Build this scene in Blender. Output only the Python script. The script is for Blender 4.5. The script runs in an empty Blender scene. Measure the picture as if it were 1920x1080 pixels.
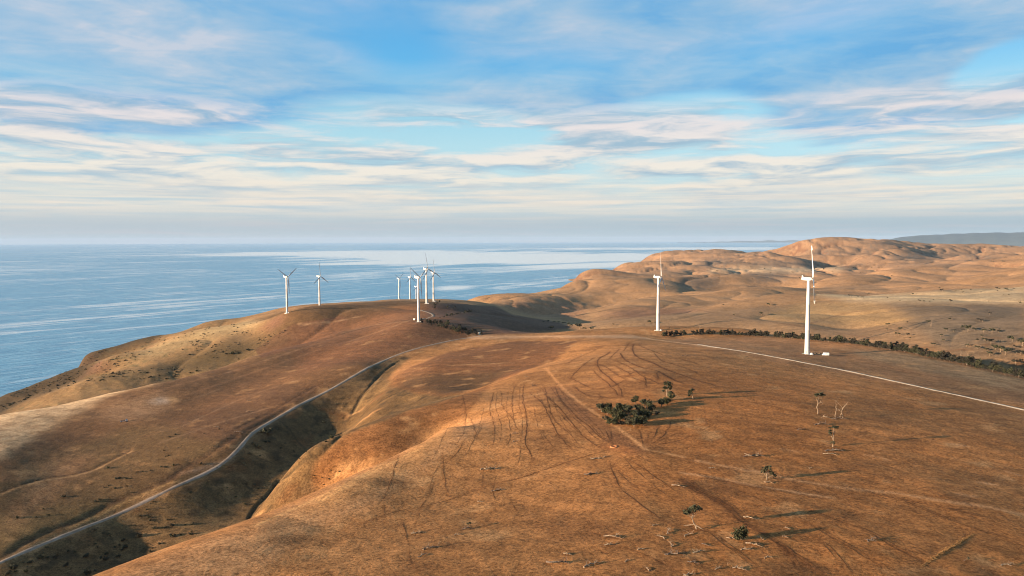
import bpy, bmesh, math, random
import numpy as np
from mathutils import Vector, Matrix

# ------------------------------------------------------------------ camera
SC = bpy.context.scene
CAMZ = 320.0                       # metres above the sea
PITCH = math.radians(3.756)        # looking slightly down
ROLL = math.radians(-0.17)
FPX = 1371.0                       # focal length in pixels of a 1920 px wide picture
cam_d = bpy.data.cameras.new('camera')
cam_d.sensor_width = 36.0
cam_d.lens = 36.0 * FPX / 1920.0
cam_d.clip_start = 1.0
cam_d.clip_end = 400000.0
cam = bpy.data.objects.new('camera', cam_d)
SC.collection.objects.link(cam)
_F = Vector((0, math.cos(PITCH), -math.sin(PITCH)))
_R0 = Vector((1, 0, 0)); _U0 = Vector((0, math.sin(PITCH), math.cos(PITCH)))
_R = _R0 * math.cos(ROLL) + _U0 * math.sin(ROLL)
_R = _R0 * math.cos(-ROLL) - _U0 * math.sin(-ROLL)
_U = _R.cross(_F)
cam.matrix_world = Matrix(((_R.x, _U.x, -_F.x, 0), (_R.y, _U.y, -_F.y, 0), (_R.z, _U.z, -_F.z, CAMZ), (0, 0, 0, 1)))
SC.camera = cam
SC.render.engine = 'CYCLES'
SC.cycles.use_denoising = True
SC.cycles.max_bounces = 4
SC.cycles.transparent_max_bounces = 8
SC.cycles.volume_bounces = 1
SC.cycles.pixel_filter_type = 'BLACKMAN_HARRIS'; SC.cycles.filter_width = 1.05
SC.view_settings.view_transform = 'Standard'
SC.view_settings.look = 'None'
SC.view_settings.gamma = 1.0
SC.view_settings.exposure = EXPO = 1.9

# ------------------------------------------------------------------ sun
SUN_AZ = math.radians(-111.0)      # where the sun stands, from the view direction towards the right
SUN_EL = math.radians(9.5)
sun_d = bpy.data.lights.new('sun', 'SUN')
sun_d.energy = 5.0
sun_d.angle = math.radians(0.5)
sun_d.color = (1.0, 0.76, 0.52)
sun = bpy.data.objects.new('sun', sun_d)
SC.collection.objects.link(sun)
_S = Vector((math.cos(SUN_EL) * math.sin(SUN_AZ), math.cos(SUN_EL) * math.cos(SUN_AZ), math.sin(SUN_EL)))
sun.rotation_euler = _S.to_track_quat('Z', 'Y').to_euler()
sun.location = (-300, -200, 500)

# ------------------------------------------------------------------ small helpers
def ray(px, py):
    u = (px - 960.0) / FPX; v = (540.0 - py) / FPX
    d = _F + _R * u + _U * v
    return d
def ray_ts(px, py):
    d = ray(px, py)
    h = math.hypot(d.x, d.y)
    return math.atan2(d.x, d.y), -d.z / h      # azimuth, downward slope

# ------------------------------------------------------------------ world: clear evening sky with layers of cloud
class NB:
    """tiny helper for building node graphs"""
    def __init__(s, tree): s.t = tree
    def n(s, typ, **kw):
        nd = s.t.nodes.new(typ)
        for k, v in kw.items(): setattr(nd, k, v)
        return nd
    def put(s, sock, v):
        if hasattr(v, 'is_output'): s.t.links.new(v, sock)
        elif isinstance(v, (tuple, list)) and len(v) == 3 and sock.type == 'RGBA': sock.default_value = (*v, 1)
        else: sock.default_value = v
    def m(s, op, a, b=0.0, c=0.0, clamp=False):
        nd = s.n('ShaderNodeMath', operation=op, use_clamp=clamp)
        s.put(nd.inputs[0], a); s.put(nd.inputs[1], b); s.put(nd.inputs[2], c)
        return nd.outputs[0]
    def vm(s, op, a, b=(0, 0, 0)):
        nd = s.n('ShaderNodeVectorMath', operation=op)
        s.put(nd.inputs[0], a); s.put(nd.inputs[1], b)
        return nd.outputs['Value'] if op in ('LENGTH', 'DOT_PRODUCT') else nd.outputs[0]
    def xyz(s, x, y, z=0.0):
        nd = s.n('ShaderNodeCombineXYZ'); s.put(nd.inputs[0], x); s.put(nd.inputs[1], y); s.put(nd.inputs[2], z); return nd.outputs[0]
    def mix(s, f, a, b, mode='MIX'):
        nd = s.n('ShaderNodeMix', data_type='RGBA', blend_type=mode); nd.clamp_factor = True
        s.put(nd.inputs[0], f); s.put(nd.inputs[6], a); s.put(nd.inputs[7], b); return nd.outputs[2]
    def ss(s, x, a, b, lo=0.0, hi=1.0):
        nd = s.n('ShaderNodeMapRange', interpolation_type='SMOOTHSTEP')
        s.put(nd.inputs[0], x); s.put(nd.inputs[1], a); s.put(nd.inputs[2], b); s.put(nd.inputs[3], lo); s.put(nd.inputs[4], hi); return nd.outputs[0]
    def noise(s, v, sc, det=4.0, ro=0.5, di=0.0, dim='3D'):
        nd = s.n('ShaderNodeTexNoise', noise_dimensions=dim)
        s.put(nd.inputs['Vector'], v); nd.inputs['Scale'].default_value = sc; nd.inputs['Detail'].default_value = det
        nd.inputs['Roughness'].default_value = ro; nd.inputs['Distortion'].default_value = di
        return nd.outputs['Fac']
    def ramp(s, f, stops):
        nd = s.n('ShaderNodeValToRGB'); cr = nd.color_ramp
        while len(cr.elements) < len(stops): cr.elements.new(0.5)
        for e, (p, c) in zip(cr.elements, stops): e.position = p; e.color = (*c, 1)
        s.put(nd.inputs[0], f); return nd.outputs[0]

wd = bpy.data.worlds.new('World'); SC.world = wd; wd.use_nodes = True
W = NB(wd.node_tree)
bg = wd.node_tree.nodes['Background']
tc = W.n('ShaderNodeTexCoord').outputs['Generated']
sp = W.n('ShaderNodeSeparateXYZ'); W.put(sp.inputs[0], tc)
dx, dy, dz = sp.outputs
elr = W.m('ARCSINE', dz)
el = W.m('MULTIPLY', elr, 57.29578)
az = W.m('MULTIPLY', W.m('ARCTAN2', dx, dy), 57.29578)
zz = W.m('ADD', W.m('MAXIMUM', dz, 0.0), 0.045)
P = W.xyz(W.m('DIVIDE', dx, zz), W.m('DIVIDE', dy, zz))
def gauss(px, py, rx, ry, tilt=0.0):
    """a soft patch of sky round one direction, sizes in degrees"""
    th, s = ray_ts(px, py); a0 = math.degrees(th); e0 = -math.degrees(math.atan(s))
    da = W.m('SUBTRACT', az, a0); de = W.m('SUBTRACT', el, e0)
    ct, st = math.cos(math.radians(tilt)), math.sin(math.radians(tilt))
    u = W.m('ADD', W.m('MULTIPLY', da, ct / rx), W.m('MULTIPLY', de, st / rx))
    v = W.m('SUBTRACT', W.m('MULTIPLY', de, ct / ry), W.m('MULTIPLY', da, st / ry))
    r2 = W.m('ADD', W.m('MULTIPLY', u, u), W.m('MULTIPLY', v, v))
    return W.m('POWER', 2.71828, W.m('MULTIPLY', r2, -1.0))
def gsum(lst):
    r = None
    for g in lst:
        amp = g[0]; x = W.m('MULTIPLY', gauss(*g[1:]), amp)
        r = x if r is None else W.m('ADD', r, x)
    return r
K = 2.0 ** (-EXPO)
def L(r, g, b):          # colour as it should look in the picture (0..255), as light
    f = lambda c: (c / 255 / 12.92 if c < 10 else ((c / 255 + .055) / 1.055) ** 2.4) * K
    return (f(r), f(g), f(b))
sky_t = W.n('ShaderNodeTexSky', sky_type='NISHITA', sun_disc=False)
sky_t.sun_elevation = SUN_EL; sky_t.sun_rotation = SUN_AZ; sky_t.altitude = 300; sky_t.dust_density = 0.6; sky_t.ozone_density = 3.0
clear = W.mix(1.0, W.vm('SCALE', sky_t.outputs[0]), (1, 1, 1), 'MULTIPLY')
clear.node.inputs[6].links[0].from_node.inputs[3].default_value = 0.075
band = W.ramp(W.m('DIVIDE', el, 20.0, clamp=True), [(0.0, L(176, 203, 216)), (0.20, L(196, 224, 230)), (0.36, L(184, 224, 233)), (0.50, L(156, 214, 234)), (0.68, L(92, 182, 234)), (1.0, L(74, 164, 228))])
clear = W.mix(0.82, clear, band)
# high grey-blue sheet over the upper sky
wob = W.noise(P, 0.55, 3, 0.5)
n_hi = W.noise(W.vm('MULTIPLY', P, (0.62, 0.6, 1)), 1.9, 8, 0.58, 0.6)
n_hi2 = W.noise(W.vm('ADD', W.vm('MULTIPLY', P, (0.62, 0.7, 1)), (7.3, 2.1, 4.0)), 4.6, 8, 0.6, 0.6)
edge = W.m('ADD', el, W.m('MULTIPLY', W.m('SUBTRACT', wob, 0.5), 7.0))
edge = W.m('ADD', edge, gsum([(1.2, 350, 210, 14, 1.6), (1.2, 1600, 215, 9, 2.4), (2.0, 150, 215, 9, 2.0), (-1.6, 700, 215, 12, 1.5), (1.8, 1750, 215, 9, 2.0), (-2.0, 1330, 190, 5, 1.3), (-3.5, 1860, 130, 4.5, 1.6, 28)]))
m_hi = W.ss(edge, 8.4, 10.2)
hole = gsum([(0.9, 760, 105, 5.0, 2.6), (0.55, 1030, 120, 7.0, 1.6), (0.5, 1500, 60, 8.0, 2.2, 14), (0.5, 640, 10, 6, 2.5), (0.35, 60, 140, 6, 1.6)])
lite = gsum([(0.16, 80, 50, 8.0, 2.6), (0.34, 300, 130, 7.0, 1.1, -14), (0.42, 470, 105, 5.0, 1.7, -18), (0.36, 1080, 60, 4.6, 2.2, -20), (0.35, 1260, 110, 6.0, 1.6), (0.45, 1880, 60, 5.0, 1.5, 20), (0.4, 1640, 175, 4.0, 0.9), (0.4, 250, 165, 8, 0.9, -8), (0.35, 880, 165, 3, 0.7), (-0.5, 300, 190, 10, 1.2), (-0.3, 1420, 140, 8, 1.4)])
t_hi = W.m('ADD', W.m('MULTIPLY', W.m('SUBTRACT', n_hi, 0.5), 2.3), W.m('MULTIPLY', W.m('SUBTRACT', n_hi2, 0.5), 1.3))
t_hi = W.m('ADD', W.m('ADD', t_hi, lite), 0.40)
c_hi = W.ramp(t_hi, [(0.0, L(106, 172, 222)), (0.28, L(132, 183, 222)), (0.55, L(155, 192, 221)), (0.8, L(180, 201, 221)), (1.0, L(203, 210, 222))])
col = W.mix(W.m('MULTIPLY', m_hi, W.m('SUBTRACT', 0.92, W.m('MULTIPLY', hole, 0.95), clamp=True), clamp=True), clear, c_hi)
# lit stratocumulus in the lower sky, bright above and grey below
Q = W.xyz(W.m('MULTIPLY', az, 0.085), W.m('MULTIPLY', W.m('POWER', W.m('MAXIMUM', el, 0.05), 0.75), 1.35))
Qd = W.vm('ADD', Q, W.vm('SCALE', W.vm('SUBTRACT', W.xyz(W.noise(Q, 1.1, 3), W.noise(W.vm('ADD', Q, (3, 5, 1)), 1.4, 3)), (0.5, 0.5, 0))))
Qd.node.inputs[1].links[0].from_node.inputs[3].default_value = 0.7
def low(off):
    v = W.vm('ADD', Qd, off)
    a = W.noise(v, 0.9, 10, 0.6, 0.3)
    return a
n0 = low((0, 0, 0)); n1 = low((0.02, 0.26, 0))
bias = gsum([(0.16, 1060, 222, 3.4, 0.8, -8), (0.15, 95, 240, 2.6, 0.7), (0.16, 1130, 272, 8.5, 0.9, 5), (0.12, 300, 275, 9.0, 0.7), (0.12, 700, 312, 7.0, 0.8), (0.12, 1500, 305, 8.0, 0.7), (0.14, 1700, 325, 9, 0.7, 3), (0.12, 1300, 315, 6, 0.6, 3), (0.14, 1840, 252, 6, 0.5),
             (0.10, 300, 215, 6, 0.6, -6), (-0.13, 700, 250, 12, 1.0), (-0.12, 1620, 272, 9, 1.0), (0.10, 740, 190, 4, 0.6), (0.1, 1250, 215, 6, 0.9), (0.10, 1700, 180, 5, 0.8), (-0.1, 300, 245, 9, 0.5), (0.08, 200, 320, 14, 1.1)])
nb = W.m('ADD', n0, bias)
fade = W.m('MULTIPLY', W.ss(el, 1.2, 2.8), W.ss(el, 11.2, 8.6))
m_lo = W.m('MULTIPLY', W.ss(nb, 0.37, 0.60), fade)
sh = W.m('ADD', W.m('MULTIPLY', W.m('SUBTRACT', n0, n1), 4.2), 0.50)
sh = W.m('ADD', sh, W.m('MULTIPLY', W.m('SUBTRACT', n0, 0.5), -0.9))
warm = W.mix(W.ss(el, 9.0, 4.5), L(240, 229, 226), L(248, 238, 222))
c_lo = W.mix(W.ss(sh, 0.02, 0.85), L(160, 188, 208), warm)
col = W.mix(W.m('MULTIPLY', m_lo, 0.90), col, c_lo)
# pale veil above the horizon, with faint streaks
n_v = W.noise(W.xyz(W.m('MULTIPLY', az, 0.06), W.m('MULTIPLY', el, 1.9)), 1.5, 9, 0.6, 0.35)
veil = W.mix(W.ss(n_v, 0.34, 0.62), L(198, 210, 214), L(240, 228, 212))
col = W.mix(W.m('MULTIPLY', W.ss(el, 5.6, 2.9), 0.74), col, veil)
base = W.mix(W.ss(az, -38.0, 30.0), L(188, 199, 205), L(174, 193, 203))
base = W.mix(W.m('MULTIPLY', W.ss(n_v, 0.45, 0.7), 0.35), base, L(210, 200, 203))
col = W.mix(W.ss(el, 2.7, 0.9), col, base)
W.put(bg.inputs[0], col)
bg.inputs[1].default_value = 1.0
def sstep(a, b, x):
    t = np.clip((x - a) / (b - a), 0, 1)
    return t * t * (3 - 2 * t)

_rng = np.random.RandomState(7)
_perm = _rng.permutation(65536).astype(np.int64)
_gx = np.cos(np.linspace(0, 2 * np.pi, 65536, endpoint=False))[_rng.permutation(65536)].astype(np.float32)
_gy_sign = None
_ang = (_rng.rand(65536) * 2 * np.pi)
_gx = np.cos(_ang).astype(np.float32); _gy = np.sin(_ang).astype(np.float32)
def pnoise(x, y, seed=0):
    xi = np.floor(x).astype(np.int64); yi = np.floor(y).astype(np.int64)
    xf = (x - xi).astype(np.float32); yf = (y - yi).astype(np.float32)
    u = xf * xf * xf * (xf * (xf * 6 - 15) + 10); v = yf * yf * yf * (yf * (yf * 6 - 15) + 10)
    def g(ix, iy, fx, fy):
        h = _perm[(_perm[(ix + seed * 911) & 65535] + iy) & 65535]
        return _gx[h] * fx + _gy[h] * fy
    a = g(xi, yi, xf, yf); b = g(xi + 1, yi, xf - 1, yf)
    c = g(xi, yi + 1, xf, yf - 1); d = g(xi + 1, yi + 1, xf - 1, yf - 1)
    return 1.5 * ((a + (b - a) * u) + ((c + (d - c) * u) - (a + (b - a) * u)) * v)
def fbm(x, y, oct=4, seed=0, gain=0.5, lac=2.03):
    r = 0; a = 1.0; n = 0
    for o in range(oct):
        r = r + a * pnoise(x, y, seed + o); n += a
        x = x * lac + 17.3; y = y * lac - 9.1; a *= gain
    return r / n
def ridged(x, y, oct=3, seed=0):
    r = 0; a = 1.0; n = 0
    for o in range(oct):
        r = r + a * (1 - np.abs(pnoise(x, y, seed + o)) * 2); n += a
        x = x * 2.1 + 5.3; y = y * 2.1 - 3.1; a *= 0.5
    return r / n

# ------------------------------------------------------------------ terrain: heights from surveyed lines
# every line is a crest, a valley floor or a slope line: (column, row, distance ahead in metres)
LINES = [
 # near hill: its shoulder, then its broad top
 [(60,1130,190),(190,1080,205),(330,1033,222),(480,980,245),(560,945,270),(640,905,290),(763,843,345),(827,807,390),(880,772,450)],
 [(300,1180,170),(600,1080,195),(900,1080,188),(1300,1080,182),(1700,1080,186),(2050,1080,195)],
 [(600,1000,235),(900,950,255),(1200,950,240),(1500,950,240),(1800,950,245),(2050,960,250)],
 [(760,900,291),(900,850,321),(1200,850,305),(1500,850,308),(1800,850,315),(2050,860,320)],
 [(900,800,385),(1000,760,410),(1200,760,395),(1500,760,400),(1800,780,395),(1900,765,430),(2050,770,430)],
 [(960,740,500),(1060,710,530),(1200,700,500),(1500,710,505),(1700,715,510),(1900,735,500)],
 [(1200,660,640),(1350,660,640),(1513,664,655),(1700,680,620)],
 [(1090,645,800),(1170,638,800),(1280,640,790),(1420,645,760),(1560,650,730)],
 [(1240,630,890),(1330,627,890),(1440,630,880),(1600,640,800),(1700,655,735),(1800,675,680),(1900,698,620),(2050,735,560)],
 [(900,634,1010),(1000,629,1010),(1059,622,1010),(1119,618,1000),(1172,614,1000),(1230,611,1000),(1300,612,980),(1400,618,930)],
 # slope behind the near shoulder, valley floor with its gully
 [(190,1120,300),(330,1075,320),(480,1012,370)],
 [(-60,1150,378),(100,1088,426),(250,1037,470),(380,1002,488),(465,971,520),(515,918,566),(560,880,598),(600,850,632),(650,805,684),(668,770,720),(680,745,748),(712,707,822),(745,680,880)],
 # second lobe: skyline, face, crease against the near hill
 [(467,981,430),(500,935,420),(535,894,420),(573,858,420),(600,840,425),(640,817,440),(700,793,455),(763,770,475),(853,742,520),(920,720,580),(960,702,640),(1023,683,720)],
 [(560,940,398),(600,926,402),(640,890,406),(700,850,412),(763,815,432)],
 [(560,985,352),(640,938,362),(763,858,396),(810,832,420)],
 [(853,750,575),(920,726,635)],
 # third lobe, with a rounded nose
 [(740,706,790),(770,690,815),(800,680,830),(900,668,830),(950,650,900),(1000,640,930)],
 [(700,770,640),(760,755,640),(800,735,650),(850,735,610)],
 [(720,740,700),(770,722,710),(850,700,740)],
 [(850,650,960),(900,645,960)],
 # hillside with the road
 [(-60,1085,415),(0,1055,430),(100,1012,465),(225,962,510),(330,912,545),(400,880,575),(440,850,600),(470,815,640),(500,795,670),(560,760,720),(620,730,770),(690,690,840),(760,660,930),(830,642,990),(880,633,1030)],
 [(0,980,480),(150,915,540),(300,850,600),(400,800,660),(470,765,720),(560,720,800),(640,680,880),(710,640,1000)],
 [(0,900,540),(120,850,610),(260,790,700),(380,745,790),(480,715,860),(580,675,960),(680,628,1090)],
 [(-80,895,545),(0,853,590),(100,797,690),(200,743,810),(287,720,862)],
 [(-80,800,720),(0,779,745),(100,763,800),(200,738,850),(287,722,868),(423,687,960),(473,667,1020),(540,650,1080),(620,627,1180),(660,612,1290)],
 [(0,800,900),(133,780,950),(233,758,990),(287,744,1010),(423,708,1100),(473,690,1130),(540,661,1150),(610,635,1210)],
 [(745,607,1110),(785,602,1110),(820,606,1110),(860,620,1070)],
 # coastal ridge
 [(200,738,1080),(287,719,1120),(423,686,1190),(480,660,1240),(560,618,1300)],
 [(200,702,1180),(287,682,1225),(423,658,1255),(490,640,1290)],
 [(200,675,1280),(287,655,1330),(423,636,1320),(480,624,1350)],
 [(-80,790,1080),(0,775,1100),(50,748,1150),(143,713,1200),(183,706,1230)],
 [(0,772,1190),(60,747,1230),(143,712,1270)],
 [(-80,775,1220),(0,743,1270),(70,716,1310),(140,688,1340),(183,675,1345),(240,661,1350),(300,645,1370)],
 [(150,702,1430),(200,684,1440),(260,664,1450)],
 [(146,690,1500),(158,673,1515),(175,662,1525),(200,650,1530),(287,630,1530),(367,617,1520),(430,609,1500),(490,602,1480)],
 [(372,621,1600),(420,612,1600)],
 [(383,602,1680),(400,598,1690),(460,592,1700),(538,577,1740),(640,571,1850)],
 [(538,587,1371),(599,576,1636)],
 [(680,578,1400),(750,570,1500),(800,568,1434)],
 [(700,567,1850),(750,565,1850),(800,565,1750),(813,565.5,1726),(850,568,1650),(880,571,1600),(910,579,1550),(950,596,1450),(980,607,1350)],
 [(700,566,2200),(750,564.6,2200),(800,564.6,2150)],
 [(730,565,2500),(770,565,2450)],
 [(700,600,2900),(770,600,2900),(830,600,2500)],
 [(840,590,1300),(900,600,1250),(950,615,1150)],
 # behind the plateau: hidden valley
 [(1000,645,1230),(1119,642,1200),(1230,638,1200),(1300,640,1150),(1400,646,1060),(1500,650,980),(1600,662,930),(1700,672,880),(1800,700,800),(1900,720,760),(2050,760,700)],
 # pale hill beyond the windbreak
 [(1060,612,1430),(1119,604,1450),(1187,596,1480),(1253,591,1500),(1320,583,1540),(1376,567,1620),(1453,552,1720),(1509,549,1760),(1600,553,1700),(1700,553,1700)],
 [(1187,606,1360),(1300,603,1330),(1400,600,1300),(1500,605,1230)],
 [(1450,575,1500),(1600,575,1420)],
 [(1600,615,1200),(1700,600,1150),(1800,575,1250),(1900,578,1230),(2050,570,1200)],
 [(1700,640,980),(1800,650,900),(1900,665,840),(2050,690,780)],
 [(1700,566,1400),(1800,560,1450),(1900,555,1450)],
 [(1700,549,2000),(1800,543,1950),(1900,537,1900),(2050,525,1850)],
 # brown slope behind it
 [(1531,551,2200),(1640,549,2300),(1760,546,2250),(1900,533,2150)],
 [(1520,525,2900),(1560,517,3000),(1640,508,3100),(1700,502,3200),(1820,490,3300),(1920,475,3300),(2050,460,3300)],
 [(1765,543,2300),(1800,525,2450),(1850,510,2600),(1920,497,2700),(2050,480,2700)],
 [(1800,524,2680),(1850,511,2800),(1920,499,2900)],
 # far hills
 [(1571,498,4300),(1609,480,4500),(1653,468,4800),(1680,463,5200)],
 [(1430,470,5200),(1500,457,5600),(1560,450,6000),(1620,447,6000),(1680,452,6200),(1740,456,6200),(1800,457,6200),(1850,461,6200),(1920,462,6000),(2050,460,6000)],
 [(1720,494,4600),(1750,478,5300)],
 [(1745,493,4400),(1800,480,4700),(1870,475,5000),(1920,478,5000)],
 [(1560,508,3700),(1600,505,3700),(1700,500,3800),(1800,492,3800),(1920,485,3800)],
 [(1500,480,4700),(1560,475,5000)],
 # headlands up the coast
 [(1208,490,6200),(1218,478,6400),(1236,476,6500),(1353,472,6500),(1436,469,6000)],
 [(1236,489,5900),(1353,483,5700)],
 [(1142,511,4600),(1153,507,4700),(1171,494,4900),(1198,494,4900),(1276,488,4800),(1376,484,4900),(1470,480,5000)],
 [(1180,509,4400),(1276,504,4300),(1376,505,4200)],
 [(1083,518,3700),(1120,512,3800),(1231,509,3900),(1320,505,3900),(1420,503,3900),(1500,503,3900)],
 [(1045,538,3000),(1057,530,3050),(1083,524,3100),(1120,522,3100),(1226,517,3150),(1275,520,3050),(1342,513,3200),(1420,510,3300)],
 [(1120,540,2750),(1200,542,2650),(1276,540,2750)],
 [(1276,562,2450),(1340,553,2700),(1420,540,2850)],
 [(1000,593,1900),(1050,590,1950),(1120,575,2050),(1153,567,2100),(1231,559,2150),(1264,559,2150),(1320,568,2050),(1350,575,1950)],
 [(1276,559,2350),(1342,543,2500),(1387,540,2550),(1453,537,2600)],
 [(1120,600,1700),(1187,594,1650),(1253,588,1720)],
 [(1150,575,2300),(1231,565,2350)],
 [(873,567,2600),(893,558,2700),(920,553,2800),(1007,549,2800),(1020,545,2850)],
 [(893,570,2300),(930,566,2400),(1000,566,2350),(1060,560,2500)],
 [(930,573,2000),(953,580,1850),(990,593,1700),(1040,606,1600)],
 [(1050,600,1800),(1090,608,1600)],
]
# hollows hidden behind the crests of the folded country
for crest, k, dpx in (
  ([(1050,590,1950),(1120,575,2050),(1153,567,2100),(1231,559,2150),(1264,559,2150)], 1.12, 13),
  ([(1342,543,2500),(1387,540,2550),(1453,537,2600)], 1.10, 10),
  ([(1083,524,3100),(1120,522,3100),(1226,517,3150),(1342,513,3200),(1420,510,3300)], 1.10, 9),
  ([(1120,512,3800),(1231,509,3900),(1320,505,3900),(1420,503,3900)], 1.08, 7),
  ([(1171,494,4900),(1276,488,4800),(1376,484,4900),(1470,480,5000)], 1.09, 7),
  ([(1560,517,3000),(1640,508,3100),(1700,502,3200),(1820,490,3300),(1920,475,3300)], 1.08, 12),
  ([(1571,498,4300),(1609,480,4500),(1653,468,4800)], 1.07, 9), ([(1745,493,4400),(1800,480,4700),(1870,475,5000)], 1.07, 8),
  ([(1509,549,1760),(1600,553,1700),(1700,553,1700)], 1.09, 8), ([(893,558,2700),(920,553,2800),(1007,549,2800)], 1.10, 12)):
    LINES.append([(x, y + dpx, Y * k) for x, y, Y in crest])
# far off-picture ground and sea bed: (azimuth degrees, range, metres below the camera)
EXTRA = []
for az in range(-110, 80, 10):
    EXTRA.append((az, 45, 80)); EXTRA.append((az, 100, 83 + (8 if az < -20 else 0)))
EXTRA += [(-45,240,125),(-60,160,100),(-90,160,92),(-110,160,90),(-60,260,140),(-75,260,110),(-90,300,85),(-110,300,85),
          (-46,420,205),(-46,560,196),(-46,700,190),(-46,950,215),(-46,1150,340),
          (-56,380,185),(-56,470,175),(-56,560,170),(-56,760,190),(-56,1100,340),
          (-66,380,160),(-66,470,150),(-66,600,150),(-66,850,180),(-66,1100,340),
          (-80,450,140),(-80,600,140),(-80,850,180),(-80,1100,340),(-110,450,140),(-110,700,120),(-110,1000,340),
          (60,200,90),(60,400,96),(75,200,90),(75,400,96),(45,500,105),(50,700,130),(65,700,130),(50,1000,125),(65,1000,125),(50,2000,110),(65,2000,110),(50,4000,60),(65,4000,60)]
for az in (-110,-90,-70,-55,-45):
    for R in (1500, 2500, 5000, 12000): EXTRA.append((az, R, 340))
for px_, R0 in ((-60,1340),(0,1385),(70,1450),(125,1500),(150,1650),(200,1760),(287,1790),(360,1860),(385,2000),(460,2080),(538,2260),(600,2400),(660,2550)):
    az = math.degrees(math.atan((px_ - 960) / FPX))
    for k in (1.0, 1.3, 1.8, 3.0, 6.0): EXTRA.append((az, R0 * k / math.cos(math.radians(az)), 340 if k > 1 else 325))
for px_, R0 in ((740,3200),(800,3200),(850,3000),(900,3200),(960,3300),(1020,3350),(1060,3800),(1100,4300),(1140,5200),(1200,6900),(1260,7500),(1360,7500),(1440,7300)):
    az = math.degrees(math.atan((px_ - 960) / FPX))
    for k in (1.0, 1.25, 1.7, 2.4, 3.4): EXTRA.append((az, min(R0 * k, 12400 - 10 * k), 340))
for az in (22, 28, 35, 45, 60, 75):
    EXTRA.append((az, 7500, 110)); EXTRA.append((az, 9500, 200)); EXTRA.append((az, 13000, 330))

_P = []
for L in LINES:
    for i, (a, b) in enumerate(zip(L[:-1], L[1:])):
        n = max(1, int(abs(b[0] - a[0]) / 55))
        for k in range(n):
            t = k / n
            px = a[0] + (b[0] - a[0]) * t; py = a[1] + (b[1] - a[1]) * t; Y = math.exp(math.log(a[2]) * (1 - t) + math.log(b[2]) * t)
            _P.append((px, py, Y))
    _P.append(L[-1])
_ctl = []
for px, py, Y in _P:
    th, s = ray_ts(px, py)
    _ctl.append((th, math.log(Y / math.cos(th)), s))
for az, R, d in EXTRA:
    _ctl.append((math.radians(az), math.log(R), d / R))
_ctl = np.array(_ctl)
_A = np.array((1.25, 1.0))
_cx = _ctl[:, :2] * _A
_cs = _ctl[:, 2] * np.exp(_ctl[:, 1] * 0.5)         # a scale between slope and height
def _kern(r2):
    return 0.5 * r2 * np.log(r2 + 1e-9)
_n = len(_cx)
_d2 = ((_cx[:, None, :] - _cx[None]) ** 2).sum(2)
_M = np.zeros((_n + 3, _n + 3)); _M[:_n, :_n] = _kern(_d2) + np.eye(_n) * 2e-5
_M[:_n, _n] = 1; _M[:_n, _n + 1:] = _cx; _M[_n, :_n] = 1; _M[_n + 1:, :_n] = _cx.T
_w = np.linalg.solve(_M, np.concatenate([_cs, np.zeros(3)]))
def tps(th, lr):
    q = np.stack([th.ravel() * _A[0], lr.ravel() * _A[1]], 1)
    out = np.empty(len(q))
    for i in range(0, len(q), 8192):
        b = q[i:i + 8192]
        d2 = (b ** 2).sum(1)[:, None] + (_cx ** 2).sum(1)[None] - 2 * b @ _cx.T
        out[i:i + 8192] = _kern(np.maximum(d2, 0)) @ _w[:_n] + _w[_n] + b @ _w[_n + 1:]
    return out.reshape(th.shape)

TH = np.concatenate([np.radians(np.linspace(-110, -38, 90, endpoint=False)), np.radians(np.linspace(-38, 38, 1060, endpoint=False)), np.radians(np.linspace(38, 80, 50))])
def _geo(a, b, st): return np.linspace(math.log(a), math.log(b), int((math.log(b) - math.log(a)) / st), endpoint=False)
LR = np.concatenate([_geo(45, 150, .03), _geo(150, 1250, .004), _geo(1250, 3600, .005), _geo(3600, 12500, .007)])
def _cubic_up(A, xo, xn, axis):
    A = np.moveaxis(A, axis, 0)
    f = np.interp(xn, xo, np.arange(len(xo)))
    i = np.clip(np.floor(f).astype(int), 0, len(xo) - 2); t = (f - i).reshape((-1,) + (1,) * (A.ndim - 1))
    p = [A[np.clip(i + k, 0, len(xo) - 1)] for k in (-1, 0, 1, 2)]
    r = p[1] + 0.5 * t * (p[2] - p[0] + t * (2 * p[0] - 5 * p[1] + 4 * p[2] - p[3] + t * (3 * (p[1] - p[2]) + p[3] - p[0])))
    return np.moveaxis(r, 0, axis)
_tc = np.linspace(TH[0], TH[-1], 520); _lc = np.linspace(LR[0], LR[-1], 420)
_g = tps(*np.meshgrid(_tc, _lc))
_g = _cubic_up(_cubic_up(_g, _tc, TH, 1), _lc, LR, 0)
GT, GL = np.meshgrid(TH, LR)
GR = np.exp(GL)
GX = GR * np.sin(GT); GY = GR * np.cos(GT)
DROP = _g * np.exp(GL * 0.5)
GZ = CAMZ - DROP
GZ0 = GZ.copy()
# erosion and unevenness, in world metres
_wx = GX + 60 * fbm(GX / 400, GY / 400, 2, 41); _wy = GY + 60 * fbm(GX / 400, GY / 400, 2, 51)
_far = sstep(1300, 2600, GR)
_land = sstep(-5, 40, GZ)
def billow(x, y, oct, seed):
    r = 0; a = 1.0; n = 0
    for o in range(oct):
        r = r + a * np.sqrt(pnoise(x, y, seed + o) ** 2 + 0.0025) * 2; n += a
        x = x * 2.1 + 5.3; y = y * 2.1 - 3.1; a *= 0.42
    return r / n
_rx = (_wx * 0.9 + _wy * 0.44) / 1.9; _ry = (_wy * 0.9 - _wx * 0.44)
_far2 = sstep(2600, 4200, GR)
GZ += _far * (1 - 0.75 * _far2) * _land * (16 * (billow(_rx / 480, _ry / 480, 3, 3) - 0.45))
GZ += _far2 * _land * (13 * (billow(_rx / 900, _ry / 900, 3, 33) - 0.62) + 5 * fbm(_wx / 170, _wy / 170, 3, 9))
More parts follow.
